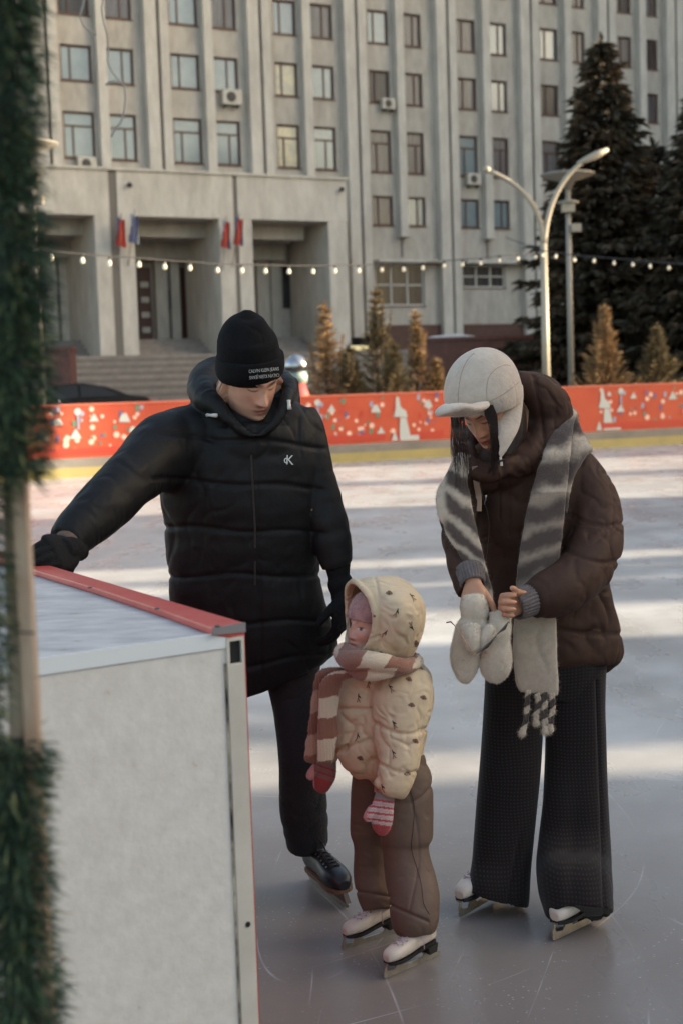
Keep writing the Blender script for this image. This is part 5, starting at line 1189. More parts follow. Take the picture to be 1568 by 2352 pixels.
# cut the crown open over the face: keep what lies above the brim line
crease(cme, [(8, .003, (1, 1, 1), 'p'), (20, .0012, (1, 1, 1), 'c')])
capo = link('trapper_cap', cme, capm, woman, smooth=True); bcap = bvh_of_world(capo)
pcs = [rings(np.array([E(1001, 941, 1004, 949, 3.93, 1.0, 0), E(1010, 932, 1022, 953, 3.91, 2.4), E(1030, 928, 1042, 955, 3.90, 3.0), E(1055, 928, 1062, 957, 3.915, 3.0), E(1082, 927, 1085, 951, 3.94, 2.8), E(1104, 922, 1106, 942, 3.975, 2.2), E(1117, 920, 1118, 930, 4.0, 1.4)]), 26, 5)]
me = union(pcs, .003, 3); crease(me, [(24, .0016, (1, 1, 1), 'p')]); link('cap_peak', me, capm, capo, smooth=True)
fl = [E(1124, 920, 1200, 884, 4.13, .55), E(1126, 934, 1201, 905, 4.11, .5), E(1134, 950, 1200, 935, 4.09, .45), E(1138, 975, 1194, 972, 4.06, .42), E(1141, 1000, 1182, 1003, 4.03, .42), E(1145, 1025, 1168, 1030, 4.015, .45), E(1143, 1042, 1157, 1046, 4.01, .5), E(1146, 1052, 1152, 1053, 4.01, .6)]
me = union([rings(np.array(fl), 32, 6)], .003, 3); crease(me, [(16, .003, (1, 1, 1), 'p'), (26, .0018, (1, 1, 1), 'c')]); flo = link('ear_flap', me, capm, capo, smooth=True)
q = MB(); q.tube([P(1148, 1050, 4.005), P(1150, 1060, 4.0), P(1151, 1070, 4.0)], [.0035, .004, .004], 8); q.build('flap_strap', capm, flo); q = MB(); q.tube([P(1144, 1060, 3.998), P(1158, 1056, 3.998)], .0032, 8); q.build('buckle', mat('buckle_black', (28, 28, 30), .4), flo)
q = MB()
for pts in ([(1051, 934), (1052, 900), (1058, 860), (1072, 828), (1088, 811)], [(1117, 921), (1117, 885), (1124, 862), (1140, 846), (1160, 838), (1172, 842)], [(1124, 922), (1150, 908), (1172, 893), (1190, 878)], [(1024, 932), (1055, 932), (1085, 930), (1117, 922)]):
    path = [hit(bcap, x, y, .0004)[0] for x, y in resample(np.array(pts, float), 5)]; path = [p_ for p_ in path if p_ is not None]
    if len(path) > 2: q.tube(path, .0006, 5)
q.build('seam_stitching', seam, capo)
# --- jacket
bj_ = mat('puffer_brown', (68, 46, 37), .7, (56, 38, 31), 6, .2, 60, bdist=.006, spec=.22, wr=(9, .6, .022))
tor = [E(1130, 1050, 1290, 1010, 4.26, .6), E(1095, 1075, 1345, 1050, 4.27, .58), E(1075, 1110, 1372, 1090, 4.28, .56), E(1072, 1160, 1378, 1150, 4.29, .58), E(1085, 1230, 1380, 1220, 4.3, .58), E(1098, 1320, 1392, 1310, 4.31, .56), E(1105, 1400, 1412, 1390, 4.31, .54), E(1108, 1460, 1428, 1450, 4.30, .52), E(1110, 1520, 1434, 1500, 4.29, .48), E(1125, 1543, 1420, 1530, 4.285, .38), E(1160, 1545, 1395, 1538, 4.28, .25)]
pcs = [rings(np.array(tor), 60, 7)]
aR = [E(1075, 1075, 1130, 1100, 4.24, .8), E(1030, 1100, 1110, 1150, 4.22, .8), E(1010, 1165, 1092, 1185, 4.18, .85), E(1008, 1215, 1090, 1220, 4.14, .85), E(1013, 1270, 1098, 1262, 4.09, .85), E(1024, 1315, 1106, 1300, 4.05, .85), E(1038, 1350, 1110, 1325, 4.02, .85), E(1049, 1372, 1108, 1342, 4.0, .75)]
pcs.append(rings(np.array(aR), 36, 6, puff=(5, .05)))
aL = [tube3([v3(1310, 1075, 4.29), v3(1352, 1140, 4.26), v3(1362, 1215, 4.21), v3(1352, 1290, 4.13), v3(1310, 1340, 4.06), v3(1255, 1365, 4.01), v3(1222, 1378, 3.985)], [.075, .083, .086, .086, .080, .068, .052], 30, 6)]
pcs += aL + [ball(P(1150, 1075, 4.21), [.085, .07, .07], 14), ball(P(1115, 1090, 4.18), [.07, .05, .05], 12)]
hood = [(1180, 870, 4.20, .03), (1235, 905, 4.24, .062), (1262, 960, 4.28, .070), (1240, 1020, 4.24, .066), (1190, 1062, 4.17, .046), (1145, 1075, 4.12, .030)]
pcs.append(tube3([P(a, b, c) for a, b, c, d in hood], [d for a, b, c, d in hood], 26, 6))
pcs.append(tube3([P(1165, 900, 4.32), P(1215, 930, 4.36), P(1235, 990, 4.38), P(1200, 1060, 4.34)], [.05, .08, .085, .07], 24, 5))
pcs.append(tube3([P(1145, 1082, 4.11), P(1105, 1085, 4.12), P(1078, 1062, 4.16), P(1070, 1020, 4.25), P(1100, 980, 4.32), P(1150, 930, 4.33)], [.03, .03, .028, .03, .04, .05], 20, 5))
me = union(pcs, .0048, 3)
V = getV(me); N = getN(me); pr = (V - CAMP); den = pr @ Fw; py = 1176 - (pr @ Up) / den * FPX; pxx = 784 + (pr @ Rt) / den * FPX; d = np.zeros(len(V))
for ys, k in ((1180, 26), (1262, 30), (1448, 10)): d -= .006 * np.exp(-((py - ys - k * np.sin((pxx - 1300) / 60)) / 5) ** 2) * (pxx > 1275)
d -= .008 * np.exp(-((pxx - 1232 - (py - 900) * .16) / 5) ** 2) * (py < 1040) * (py > 860)
for xz in (1146, 1168): d -= .005 * np.exp(-((pxx - xz) / 2.6) ** 2) * (py > 1090) * (V[:, 1] < 4.2)
setV(me, V + N * d[:, None]); crease(me, [(5, .007, (1, 1, 1), 'p'), (6, .012, (1, 1, .9), 'c'), (12, .005, (1.4, 1, .8), 'c')])
wj = link('jacket', me, bj_, woman, smooth=True); bwj = bvh_of_world(wj)
ribw = mat('rib_cuff_grey', (110, 100, 98), .9, (84, 76, 76), 60, .4, 200)
def ribbed(p0, p1, r0, r1, name, parent, m, nr=26):
    p0, p1 = np.array(p0), np.array(p1); n = nr * 6; ax = (p1 - p0) / np.linalg.norm(p1 - p0); s = np.cross(ax, [0, 1, .1]); s /= np.linalg.norm(s); t = np.cross(ax, s); q = MB(); vs = []
    prof = [(0, .94), (.1, 1), (.5, 1.03), (.9, 1), (1, .96), (1.0, .86), (.7, .84)]
    for v, k in prof:
        for i in range(n):
            a = 2 * math.pi * i / n; rr = (r0 + (r1 - r0) * v) * k * (1 + .035 * math.cos(a * nr)); vs.append(p0 + (p1 - p0) * v + (s * math.cos(a) + t * math.sin(a)) * rr)
    q.add(vs, [(i * n + j, i * n + (j + 1) % n, (i + 1) * n + (j + 1) % n, (i + 1) * n + j) for i in range(len(prof) - 1) for j in range(n)]); return q.build(name, m, parent, smooth=True)
ribbed(v3(1235, 1370, 4.0), v3(1181, 1393, 3.955), .045, .040, 'knit_cuff', woman, ribw)
ribbed(v3(1076, 1306, 4.03), v3(1085, 1343, 3.985), .041, .036, 'knit_cuff', woman, ribw)
# drawcord strap and metal tip on the chest
def ribbon(pts, w, th, name, m, parent, bv=None, lift=.004, Y=None):
    q = MB(); C = []
    for x, y in pts: p = (hit(bv, x, y, lift)[0] if bv else None); C.append(p if p is not None else P(x, y, Y or 4.1))
    C = resample(C, 4); tan = np.gradient(C, axis=0); s = np.cross(tan, [0, 1, 0]); s /= np.linalg.norm(s, axis=1, keepdims=True)
    vs = [c + s_ * w2_ + [0, o_, 0] for c, s_ in zip(C, s) for w2_, o_ in ((-w, 0), (w, 0), (w, -th), (-w, -th))]; n = len(C)
    fs = [(4 * i + j, 4 * i + (j + 1) % 4, 4 * i + 4 + (j + 1) % 4, 4 * i + 4 + j) for i in range(n - 1) for j in range(4)] + [(3, 2, 1, 0), tuple(4 * (n - 1) + j for j in range(4))]
    q.add(vs, fs); return q.build(name, m, parent)
ribbon([(1090, 1072), (1094, 1110), (1096, 1140), (1095, 1174)], .0085, .002, 'drawcord_strap', mat('strap_beige', (176, 148, 130), .7), wj, bwj)
p0, _ = hit(bwj, 1111, 1135, .006); p1, _ = hit(bwj, 1110, 1155, .006)
q = MB(); q.tube([p0, p1], .0035, 10); q.build('cord_tip', mat('tip_silver', (200, 196, 190), .25, metal=.8), wj, smooth=True)
# --- scarf: thick woven wool, pale with charcoal bands
scm = mat('scarf_wool', (255, 255, 255), .95, attr='Col', bump=.5, bs=260, bdist=.003, sheen=.3, spec=.15)
def sheet_piece(st, k=8, n=26): return rings(np.array(st), n, k, sq=.8)
def color_by_px(me, fn):
    V = getV(me); pr = (V - CAMP); den = pr @ Fw; py = 1176 - (pr @ Up) / den * FPX; px_ = 784 + (pr @ Rt) / den * FPX; set_col(me, fn(px_, py, V))
pale, dark_, mid = sc((182, 166, 150)), sc((80, 67, 62)), sc((116, 97, 85))
def scarf_cols(x, y, V):
    w = np.array([noise.noise(Vector(v * 20)) + 1.2 * noise.noise(Vector(v * 8)) for v in V]); w2 = np.array([noise.noise(Vector(v * 90)) for v in V])
    u = y + w * 13 + w2 * 5 - np.where(x > 1160, (x - 1240) * -.28, (x - 1060) * .75)
    C = np.tile(pale, (len(x), 1)) * (1 + .1 * w2[:, None])
    if True:
        right = x > 1160
        bands = [(1010, 26), (1092, 30), (1180, 24), (1240, 20), (1300, 22)]; k = np.zeros(len(x))
        for c_, h in bands: k = np.maximum(k, (1 - smoothstep(h * .4, h * 1.5, np.abs(u - c_))) * right)
        for c_, h in [(1120, 18), (1178, 17), (1236, 17), (1292, 15)]: k = np.maximum(k, (1 - smoothstep(h * .6, h * 1.5, np.abs(u - c_))) * (~right) * smoothstep(1012, 1030, x + w * 8))
        tone = np.where(right & (y > 1130) & (y < 1390), 1.0, 0.0)[:, None]; C = C * (1 - .62 * tone) + mid * .62 * tone
        C = C * (1 - k[:, None]) + dark_ * k[:, None]
    return np.clip(C, 0, 1)
right = [E(1288, 962, 1322, 952, 4.26, .35), E(1262, 1005, 1315, 990, 4.19, .32), E(1238, 1060, 1310, 1060, 4.13, .28), E(1218, 1130, 1303, 1128, 4.10, .24), E(1203, 1200, 1294, 1205, 4.09, .22), E(1192, 1270, 1286, 1280, 4.08, .2), E(1186, 1330, 1280, 1335, 4.07, .2), E(1186, 1380, 1278, 1385, 4.065, .18), E(1180, 1440, 1278, 1445, 4.07, .17), E(1178, 1510, 1279, 1520, 4.07, .17), E(1184, 1568, 1282, 1580, 4.07, .16), E(1192, 1590, 1280, 1598, 4.07, .13)]
right2 = [E(1300, 955, 1325, 965, 4.28, .5), E(1305, 990, 1345, 1005, 4.27, .4), E(1305, 1020, 1362, 1035, 4.235, .35), E(1303, 1050, 1345, 1048, 4.21, .35), E(1298, 1100, 1316, 1098, 4.17, .5), E(1292, 1180, 1303, 1178, 4.13, .5)]
left = [E(1046, 1035, 1085, 1050, 4.15, .4), E(1018, 1085, 1080, 1085, 4.11, .38), E(999, 1135, 1083, 1130, 4.08, .3), E(1002, 1175, 1086, 1165, 4.06, .26), E(1022, 1225, 1094, 1215, 4.04, .26), E(1048, 1270, 1105, 1260, 4.03, .28), E(1072, 1315, 1116, 1310, 4.03, .3), E(1094, 1350, 1126, 1348, 4.03, .34), E(1098, 1395, 1132, 1390, 4.03, .3)]
behind = [tube3([P(1300, 965, 4.27), P(1270, 950, 4.42), P(1190, 960, 4.50), P(1110, 1000, 4.42), P(1060, 1040, 4.22)], [.035, .04, .04, .04, .035], 18, 5)]
me = union([sheet_piece(right), sheet_piece(right2, 5), sheet_piece(left)] + behind, .0045, 2); crease(me, [(9, .007, (1, 1, .35), 'p'), (8, .006, (1.2, 1, .5), 'c'), (30, .002, (1, 1, 1), 'p')]); color_by_px(me, scarf_cols)
me = fuzz(me, 26000, .007, .0005, 3); scarf = link('scarf', me, scm, woman, smooth=True)
def braid(pts, Y, w, seed, parent, name='braid'):
    pl_ = []; C = resample([P(x, y, Y) for x, y in pts], 8); n = len(C)
    for k in range(3):
        ph = 2 * math.pi * k / 3 + seed; path = [c + np.array([math.sin(ph + i * .62) * w * .55, math.cos((ph + i * .62) * 2) * w * .35, 0]) for i, c in enumerate(C[:-4])]; pl_.append(tube3(path, w * .48, 10, 2))
    pl_.append(tube3([C[-6], C[-3], C[-1]], [w * .8, w * 1.25, w * .5], 12, 3))
    me = union(pl_, .0022, 1)
    def f(x, y, V): a = (np.sin(y * .16 + seed * 2 + x * .1) + .5 * np.array([noise.noise(Vector(v * 60)) for v in V])) > (.15 if seed % 2 else -.2); k = (a & (y < pts[-1][1] - 22))[:, None]; return np.where(k, dark_, sc((196, 180, 160)))
    color_by_px(me, f); me = fuzz(me, 900, .009, .0004, seed + 5, .6); link(name, me, scm, parent, smooth=True)
for i, (pts, w) in enumerate((([(1212, 1585), (1209, 1620), (1206, 1655), (1196, 1692)], .0085), ([(1232, 1592), (1236, 1615), (1230, 1640), (1231, 1668)], .0085), ([(1250, 1590), (1249, 1625), (1250, 1655), (1252, 1688)], .0095), ([(1266, 1592), (1268, 1625), (1264, 1650), (1262, 1684)], .0085))): braid(pts, 4.065, w, i, scarf)
# --- trousers
tk = bpy.data.materials.new('trousers_check'); tk.use_nodes = True; n_ = tk.node_tree; b = n_.nodes['Principled BSDF']; Lk = n_.links.new
tc = n_.nodes.new('ShaderNodeTexCoord'); sp = n_.nodes.new('ShaderNodeSeparateXYZ'); Lk(tc.outputs['Object'], sp.inputs[0])
nn = n_.nodes.new('ShaderNodeTexNoise'); nn.inputs['Scale'].default_value = 6; Lk(tc.outputs['Object'], nn.inputs['Vector'])
def sw(sock, fr):
    a = n_.nodes.new('ShaderNodeMath'); a.operation = 'MULTIPLY_ADD'; Lk(nn.outputs['Fac'], a.inputs[0]); a.inputs[1].default_value = .03; Lk(sock, a.inputs[2])
    m_ = n_.nodes.new('ShaderNodeMath'); m_.operation = 'MULTIPLY'; Lk(a.outputs[0], m_.inputs[0]); m_.inputs[1].default_value = fr
    s_ = n_.nodes.new('ShaderNodeMath'); s_.operation = 'SINE'; Lk(m_.outputs[0], s_.inputs[0]); g_ = n_.nodes.new('ShaderNodeMapRange'); Lk(s_.outputs[0], g_.inputs[0]); g_.inputs[1].default_value = -.2; g_.inputs[2].default_value = .6; return g_.outputs[0]
mm = n_.nodes.new('ShaderNodeMath'); mm.operation = 'MULTIPLY'; Lk(sw(sp.outputs['X'], 2 * math.pi / .0105), mm.inputs[0]); Lk(sw(sp.outputs['Z'], 2 * math.pi / .0105), mm.inputs[1])
mx = n_.nodes.new('ShaderNodeMix'); mx.data_type = 'RGBA'; Lk(mm.outputs[0], mx.inputs[0]); mx.inputs[6].default_value = lin((31, 27, 28)); mx.inputs[7].default_value = lin((50, 42, 40)); Lk(mx.outputs[2], b.inputs['Base Color']); b.inputs['Roughness'].default_value = .9; b.inputs['Specular IOR Level'].default_value = .15; b.inputs['Sheen Weight'].default_value = .12
bp = n_.nodes.new('ShaderNodeBump'); bp.inputs['Strength'].default_value = .12; bp.inputs['Distance'].default_value = .001; Lk(mm.outputs[0], bp.inputs['Height']); Lk(bp.outputs[0], b.inputs['Normal'])
lg1 = [E(1118, 1490, 1260, 1490, 4.27, .7), E(1114, 1545, 1252, 1545, 4.27, .72), E(1110, 1620, 1248, 1620, 4.27, .74), E(1105, 1690, 1245, 1690, 4.265, .74), E(1098, 1770, 1240, 1770, 4.255, .74), E(1090, 1850, 1232, 1850, 4.25, .72), E(1084, 1920, 1225, 1920, 4.235, .70), E(1079, 1980, 1218, 1990, 4.215, .72), E(1070, 2030, 1213, 2060, 4.185, .9), E(1069, 2044, 1211, 2080, 4.18, .95)]
lg2 = [E(1245, 1490, 1392, 1490, 4.29, .7), E(1246, 1545, 1388, 1540, 4.29, .72), E(1249, 1620, 1386, 1620, 4.285, .74), E(1251, 1690, 1388, 1690, 4.28, .74), E(1249, 1770, 1390, 1770, 4.27, .74), E(1245, 1850, 1393, 1850, 4.24, .72), E(1237, 1920, 1397, 1925, 4.21, .68), E(1231, 1980, 1400, 1990, 4.14, .66), E(1236, 2035, 1403, 2045, 4.05, .86), E(1250, 2086, 1405, 2090, 4.00, .95), E(1256, 2102, 1404, 2098, 3.99, .95)]
me = union([rings(np.array(lg1), 44, 6, sq=.85), rings(np.array(lg2), 44, 6, sq=.85), rings(np.array([E(1140, 1460, 1380, 1460, 4.29, .5), E(1125, 1520, 1385, 1520, 4.28, .5), E(1135, 1600, 1370, 1600, 4.28, .45)]), 32, 4)], .0046, 1)
V = getV(me); N = getN(me); pr = (V - CAMP); den = pr @ Fw; py = 1176 - (pr @ Up) / den * FPX; pxx = 784 + (pr @ Rt) / den * FPX
dd = -.010 * np.exp(-((pxx - (1196 - (py - 1900) * .16)) / 7) ** 2) * smoothstep(1880, 1980, py) * (pxx < 1225) - .006 * np.exp(-((pxx - (1372 + (py - 1700) * .035)) / 4) ** 2) * (pxx > 1300) * (py > 1560) - .009 * np.exp(-((pxx - 1318 + (py - 1900) * .05) / 22) ** 2) * smoothstep(1700, 2000, py)
setV(me, V + N * dd[:, None]); crease(me, [(2.6, .011, (2.2, 1, .35), 'p'), (4, .006, (2, 1, .3), 'c')]); wt = link('trousers', me, tk, woman, smooth=True); tuck(woman_body, [wt, wj, capo], [(wyR, .055), (P(1078, 1400, 3.93), .07), (wyL, .05), (P(1130, 1395, 3.92), .075)], (wo, wR, .93, .03))
# --- skates
tA, hA = G(1272, 2160, .003), G(1410, 2092, .003); dA = (hA - tA) / np.linalg.norm(hA - tA); skate(woman, tA, tA + dA * .262, .262, 'figure', tilt=(0, .05, 1), sh_h=.04)
tB = G(1058, 2106, .003); skate(woman, tB, tB + np.array([.17, .20, .012]), .25, 'figure', tilt=(-.12, 0, 1), sh_h=.04)
# ================================================================== HELD THINGS
mm_ = mat('mitten_cream', (214, 200, 182), .95, (200, 186, 168), 30, .5, 300, bdist=.003, sheen=.5, spec=.1)
def fluffy_mitten(st, th, label, seed):
    me = union([rings(np.array(st), 30, 6, sq=.95), th], .0035, 3); crease(me, [(16, .0035, (1, 1, 1), 'p'), (24, .002, (1, 1, 1), 'c')]); me = fuzz(me, 16000, .0045, .00055, seed)
    o = link('fluffy_mitten', me, mm_, smooth=True); c = np.array(st)[-1][:3]; rebase(o, tuple(c)); tag(o, label, 'mitten', 'pair of cream fluffy mittens in her hands')
fluffy_mitten([E(1062, 1368, 1108, 1366, 3.95, .8), E(1057, 1385, 1116, 1380, 3.945, .85), E(1058, 1408, 1120, 1406, 3.94, .85), E(1058, 1420, 1116, 1422, 3.94, .80), E(1047, 1436, 1118, 1440, 3.935, .7), E(1038, 1470, 1112, 1470, 3.93, .6), E(1033, 1500, 1106, 1502, 3.93, .55), E(1036, 1530, 1098, 1535, 3.93, .5), E(1046, 1555, 1084, 1560, 3.93, .5), E(1058, 1568, 1072, 1570, 3.93, .5)],
    tube3([P(1078, 1440, 3.90), P(1082, 1465, 3.885), P(1086, 1492, 3.88)], [.028, .026, .02], 16), 'left one of two cream fluffy mittens, cuff pulled up over her wrist', 11)
fluffy_mitten([E(1120, 1408, 1180, 1395, 3.93, .5), E(1122, 1425, 1172, 1420, 3.925, .6), E(1113, 1450, 1174, 1445, 3.92, .6), E(1108, 1480, 1172, 1475, 3.92, .58), E(1102, 1510, 1174, 1508, 3.92, .55), E(1100, 1535, 1172, 1535, 3.92, .5), E(1110, 1558, 1160, 1558, 3.92, .48), E(1124, 1570, 1144, 1571, 3.92, .45)],
    tube3([P(1126, 1445, 3.895), P(1114, 1465, 3.885), P(1108, 1488, 3.88)], [.018, .018, .014], 16), 'right one of two cream fluffy mittens, hanging from her fist', 12)
# sunglasses hanging from the fist
sg = empty('sunglasses', P(1128, 1455, 3.85), 'thin metal framed sunglasses dangling over the cream mittens', 'sunglasses')
gold = mat('frame_gold', (176, 150, 118), .3, metal=.7); lens = mat('lens_brown', (58, 46, 44), .15, spec=.8); tipm = mat('temple_tip', (110, 70, 56), .3)
q = MB(); q.tube([P(1094, 1503, 3.83), P(1086, 1502, 3.835), P(1060, 1462, 3.85), P(1044, 1438, 3.86)], .0011, 6); q.tube([P(1160, 1412, 3.87), P(1170, 1422, 3.855), P(1168, 1432, 3.85)], .0011, 6); q.tube([P(1136, 1462, 3.84), P(1145, 1452, 3.845), P(1150, 1450, 3.845)], .0011, 6); q.build('metal_frame', gold, sg, smooth=True)
q = MB(); q.tube([P(1044, 1438, 3.86), P(1034, 1428, 3.865), P(1024, 1430, 3.87), P(1020, 1434, 3.872)][:3], [.0011, .0022, .002], 8); q.build('temple_tip', tipm, sg, smooth=True)
for a, b, c in (((1093, 1502), (1138, 1462), (1120, 1488)), ((1141, 1457), (1167, 1428), (1160, 1446))):
    q = MB(); pa, pb2, pc_ = P(*a, 3.838), P(*b, 3.842), P(*c, 3.85); q.slab([pa, pb2, pb2 * .5 + pc_ * .5 + [.002, .01, -.001], pc_, pa * .5 + pc_ * .5], np.array([0, .002, 0])); q.tube([pa, pb2], .0018, 6); q.build('lens', lens, sg)
# ================================================================== CHILD
child = empty('person', (P(900, 1700, 3.93)[0], 3.93, 0), 'small child in cream patterned puffer jacket with hood up and white skates, looking left', 'person')
ceye = P(812, 1441, 3.855); co, cR_, cp_ = place_head('child', .78, ceye, -57, 3, 10)
pieces = cp_ + [tube3([co + cR_ @ np.array([0, .03, -.06]), v3(872, 1520, 3.95), v3(880, 1580, 3.95)], [.035, .036, .05], 16)]
pieces += [rings(np.array([E(812, 1560, 950, 1560, 3.95, .6), E(815, 1640, 955, 1640, 3.95, .65), E(830, 1740, 955, 1740, 3.94, .65), E(840, 1820, 960, 1820, 3.94, .65)]), 28, 4)]
wc1, wc2 = v3(880, 1828, 3.80), v3(742, 1752, 3.98)
pieces += [limb((v3(915, 1580, 3.90), .035), (v3(910, 1680, 3.84), .03), (v3(888, 1780, 3.80), .026), (wc1, .02)), limb((v3(800, 1590, 4.0), .033), (v3(752, 1680, 4.0), .028), (wc2, .02))]
hc1 = dict(o=wc1, X=P(872, 1915, 3.79) - wc1, Yt=(-1, -.2, 0), s=.58, curl=(14, 16, 10), thumb=(.6, .8, -.1), mirror=False)
hc2 = dict(o=wc2, X=P(738, 1815, 3.97) - wc2, Yt=(-1, -.3, 0), s=.58, curl=(14, 16, 10), thumb=(.6, .8, -.1), mirror=True)
pieces += hand(**hc1) + hand(**hc2)
pieces += [limb((v3(862, 1830, 3.98), .05), (v3(848, 1950, 4.0), .04), (v3(862, 2060, 4.03), .03)), limb((v3(930, 1830, 3.93), .05), (v3(935, 1960, 3.89), .04), (v3(955, 2100, 3.83), .03))]
me = union(pieces, .0024, 1); skin_colors(me, co, cR_, .78, 'child'); child_body = link('body', me, skin_mat(), child, smooth=True)
# --- plush hat
pk = mat('plush_pink', (186, 142, 136), .98, (160, 118, 114), 45, .6, 220, bdist=.004, sheen=.4, spec=.1)
def hl(a, b, c): return co + cR_ @ np.array([a, b, c]) * .78
hst = []
for z, w, yf, yb in ((.018, .082, -.098, .095), (.035, .086, -.100, .10), (.06, .086, -.094, .10), (.085, .08, -.08, .095), (.108, .066, -.058, .08), (.126, .044, -.03, .055), (.136, .02, -.005, .03)):
    c = hl(0, (yf + yb) / 2, z + .004); s = cR_ @ np.array([w, 0, 0]) * .78; hst.append(np.concatenate([c, s, [(yb - yf) / 2 / w]]))
me = union([rings(np.array(hst), 40, 5), ball(hl(.066, .012, -.005), cR_ @ np.diag([.020, .045, .055]) * .8, 12), ball(hl(-.066, .012, -.005), cR_ @ np.diag([.020, .045, .055]) * .8, 12)], .003, 2)
crease(me, [(30, .0015, (1, 1, 1), 'p')]); me = fuzz(me, 9000, .0035, .0006, 8); link('plush_hat', me, pk, child, smooth=True)
# --- jacket with raised hood
cj = mat('puffer_cream', (208, 186, 156), .6, (198, 174, 144), 9, .2, 90, bdist=.004, spec=.4, wr=(15, .6, .015))
tor = [E(826, 1512, 955, 1512, 3.95, .7), E(786, 1540, 984, 1540, 3.95, .72), E(778, 1575, 993, 1572, 3.95, .74), E(774, 1625, 994, 1620, 3.945, .74), E(770, 1680, 985, 1668, 3.94, .72), E(769, 1720, 974, 1712, 3.935, .7), E(778, 1748, 966, 1755, 3.93, .66), E(795, 1776, 958, 1776, 3.93, .58), E(812, 1794, 940, 1780, 3.93, .45)]
pcs = [rings(np.array(tor), 52, 7, puff=(4, .03))]
aN = [E(868, 1560, 985, 1545, 3.89, .62), E(850, 1594, 993, 1578, 3.865, .62), E(852, 1640, 990, 1640, 3.85, .66), E(855, 1690, 975, 1692, 3.835, .72), E(861, 1740, 964, 1738, 3.82, .78), E(858, 1775, 957, 1775, 3.81, .85), E(854, 1800, 942, 1814, 3.80, .85), E(862, 1818, 928, 1834, 3.80, .78), E(868, 1824, 910, 1836, 3.80, .75)]
pcs.append(rings(np.array(aN), 40, 6, puff=(3, .045)))
aF = [E(772, 1560, 830, 1560, 4.0, .9), E(752, 1600, 820, 1610, 4.01, .9), E(732, 1660, 795, 1670, 4.0, .9), E(722, 1710, 785, 1720, 3.99, .9), E(722, 1745, 772, 1752, 3.98, .85)]
pcs.append(rings(np.array(aF), 32, 6, puff=(3, .05)))
me = union(pcs, .0036, 3)
V = getV(me); N = getN(me); pr = (V - CAMP); den = pr @ Fw; py = 1176 - (pr @ Up) / den * FPX; pxx = 784 + (pr @ Rt) / den * FPX; d = np.zeros(len(V))
tors = (pxx < 852)
for ys in (1632, 1652): pass
d -= .009 * np.exp(-((py - 1628 - (pxx - 800) * .05) / 5) ** 2) * tors; d -= .008 * np.exp(-((py - 1712 + (pxx - 810) * .35) / 5) ** 2) * tors; d -= .005 * np.exp(-((pxx - 800 - (py - 1700) * .2) / 3) ** 2) * tors * (py > 1630) * 0
d -= .004 * np.exp(-((pxx - 843 + (py - 1580) * .15) / 3) ** 2) * (py < 1612)
for ys, k in ((1668, 18), (1754, 22)): d -= .006 * np.exp(-((py - ys - k * np.sin((pxx - 870) / 40)) / 4.5) ** 2) * (pxx > 852)
setV(me, V + N * d[:, None]); crease(me, [(8, .005, (1, 1, 1), 'p'), (9, .011, (1, 1, .9), 'c'), (18, .005, (1.2, 1, .8), 'c')])
ck = link('jacket', me, cj, child, smooth=True); bck = bvh_of_world(ck)
# hood shell, open towards the face
hs = []
hoodc = co + cR_ @ np.array([0, .035, .035]) * .8
# built as a thick shell: outer bulb with a lip round the opening
def hoodpt(th, ph, off):   # th around opening axis, ph from the lip (0) to the back (1)
    return None
lip = [(818, 1338, 3.86), (846, 1368, 3.80), (861, 1410, 3.78), (858, 1452, 3.79), (840, 1490, 3.81), (812, 1506, 3.86), (800, 1490, 3.92), (796, 1440, 3.99), (797, 1390, 4.0), (798, 1352, 3.97), (806, 1338, 3.91)]
outer = [
 [(866, 1326, 3.87), (905, 1366, 3.775), (915, 1410, 3.755), (912, 1455, 3.765), (880, 1506, 3.80), (835, 1530, 3.86), (812, 1516, 3.94), (806, 1440, 4.03), (808, 1385, 4.05), (818, 1345, 4.02), (838, 1328, 3.94)],
 [(915, 1327, 3.93), (952, 1360, 3.82), (962, 1410, 3.785), (955, 1460, 3.80), (925, 1512, 3.83), (880, 1540, 3.89), (850, 1530, 3.98), (840, 1450, 4.07), (842, 1385, 4.09), (858, 1345, 4.06), (886, 1328, 3.99)],
 [(948, 1350, 3.96), (972, 1382, 3.88), (977, 1418, 3.86), (970, 1460, 3.87), (948, 1508, 3.89), (920, 1530, 3.93), (895, 1520, 4.0), (890, 1455, 4.06), (892, 1405, 4.07), (905, 1365, 4.05), (928, 1350, 4.0)],
 [(960, 1395, 3.96), (968, 1412, 3.93), (970, 1428, 3.925), (966, 1448, 3.93), (955, 1468, 3.94), (945, 1475, 3.96), (935, 1468, 3.98), (930, 1445, 4.0), (932, 1425, 4.0), (940, 1405, 3.99), (950, 1396, 3.975)]]
def ring3(r_, k=5):
    A = np.array([P(*p) for p in r_]); n = len(A); out = []
    for i in range(n):
        for j in range(k): out.append(cr(A[i - 1], A[i], A[(i + 1) % n], A[(i + 2) % n], j / k))
    return np.array(out)
Rg = [ring3(lip)] + [ring3(o_) for o_ in outer]; Rg = np.array(Rg); m, n = Rg.shape[:2]
LL = []
for j in range(n): LL.append(resample(Rg[:, j], 6))
LL = np.array(LL).transpose(1, 0, 2); m = len(LL); cen = LL.reshape(-1, 3).mean(0)
inn = LL * .90 + cen * .10; inn[0] = LL[0] * .97 + LL[0].mean(0) * .03
Vh = np.concatenate([LL.reshape(-1, 3), inn.reshape(-1, 3)]); Fh = []; o_ = m * n
for i in range(m - 1):
    for j in range(n):
        Fh.append((i * n + j, i * n + (j + 1) % n, (i + 1) * n + (j + 1) % n, (i + 1) * n + j)); Fh.append((o_ + i * n + j, o_ + (i + 1) * n + j, o_ + (i + 1) * n + (j + 1) % n, o_ + i * n + (j + 1) % n))
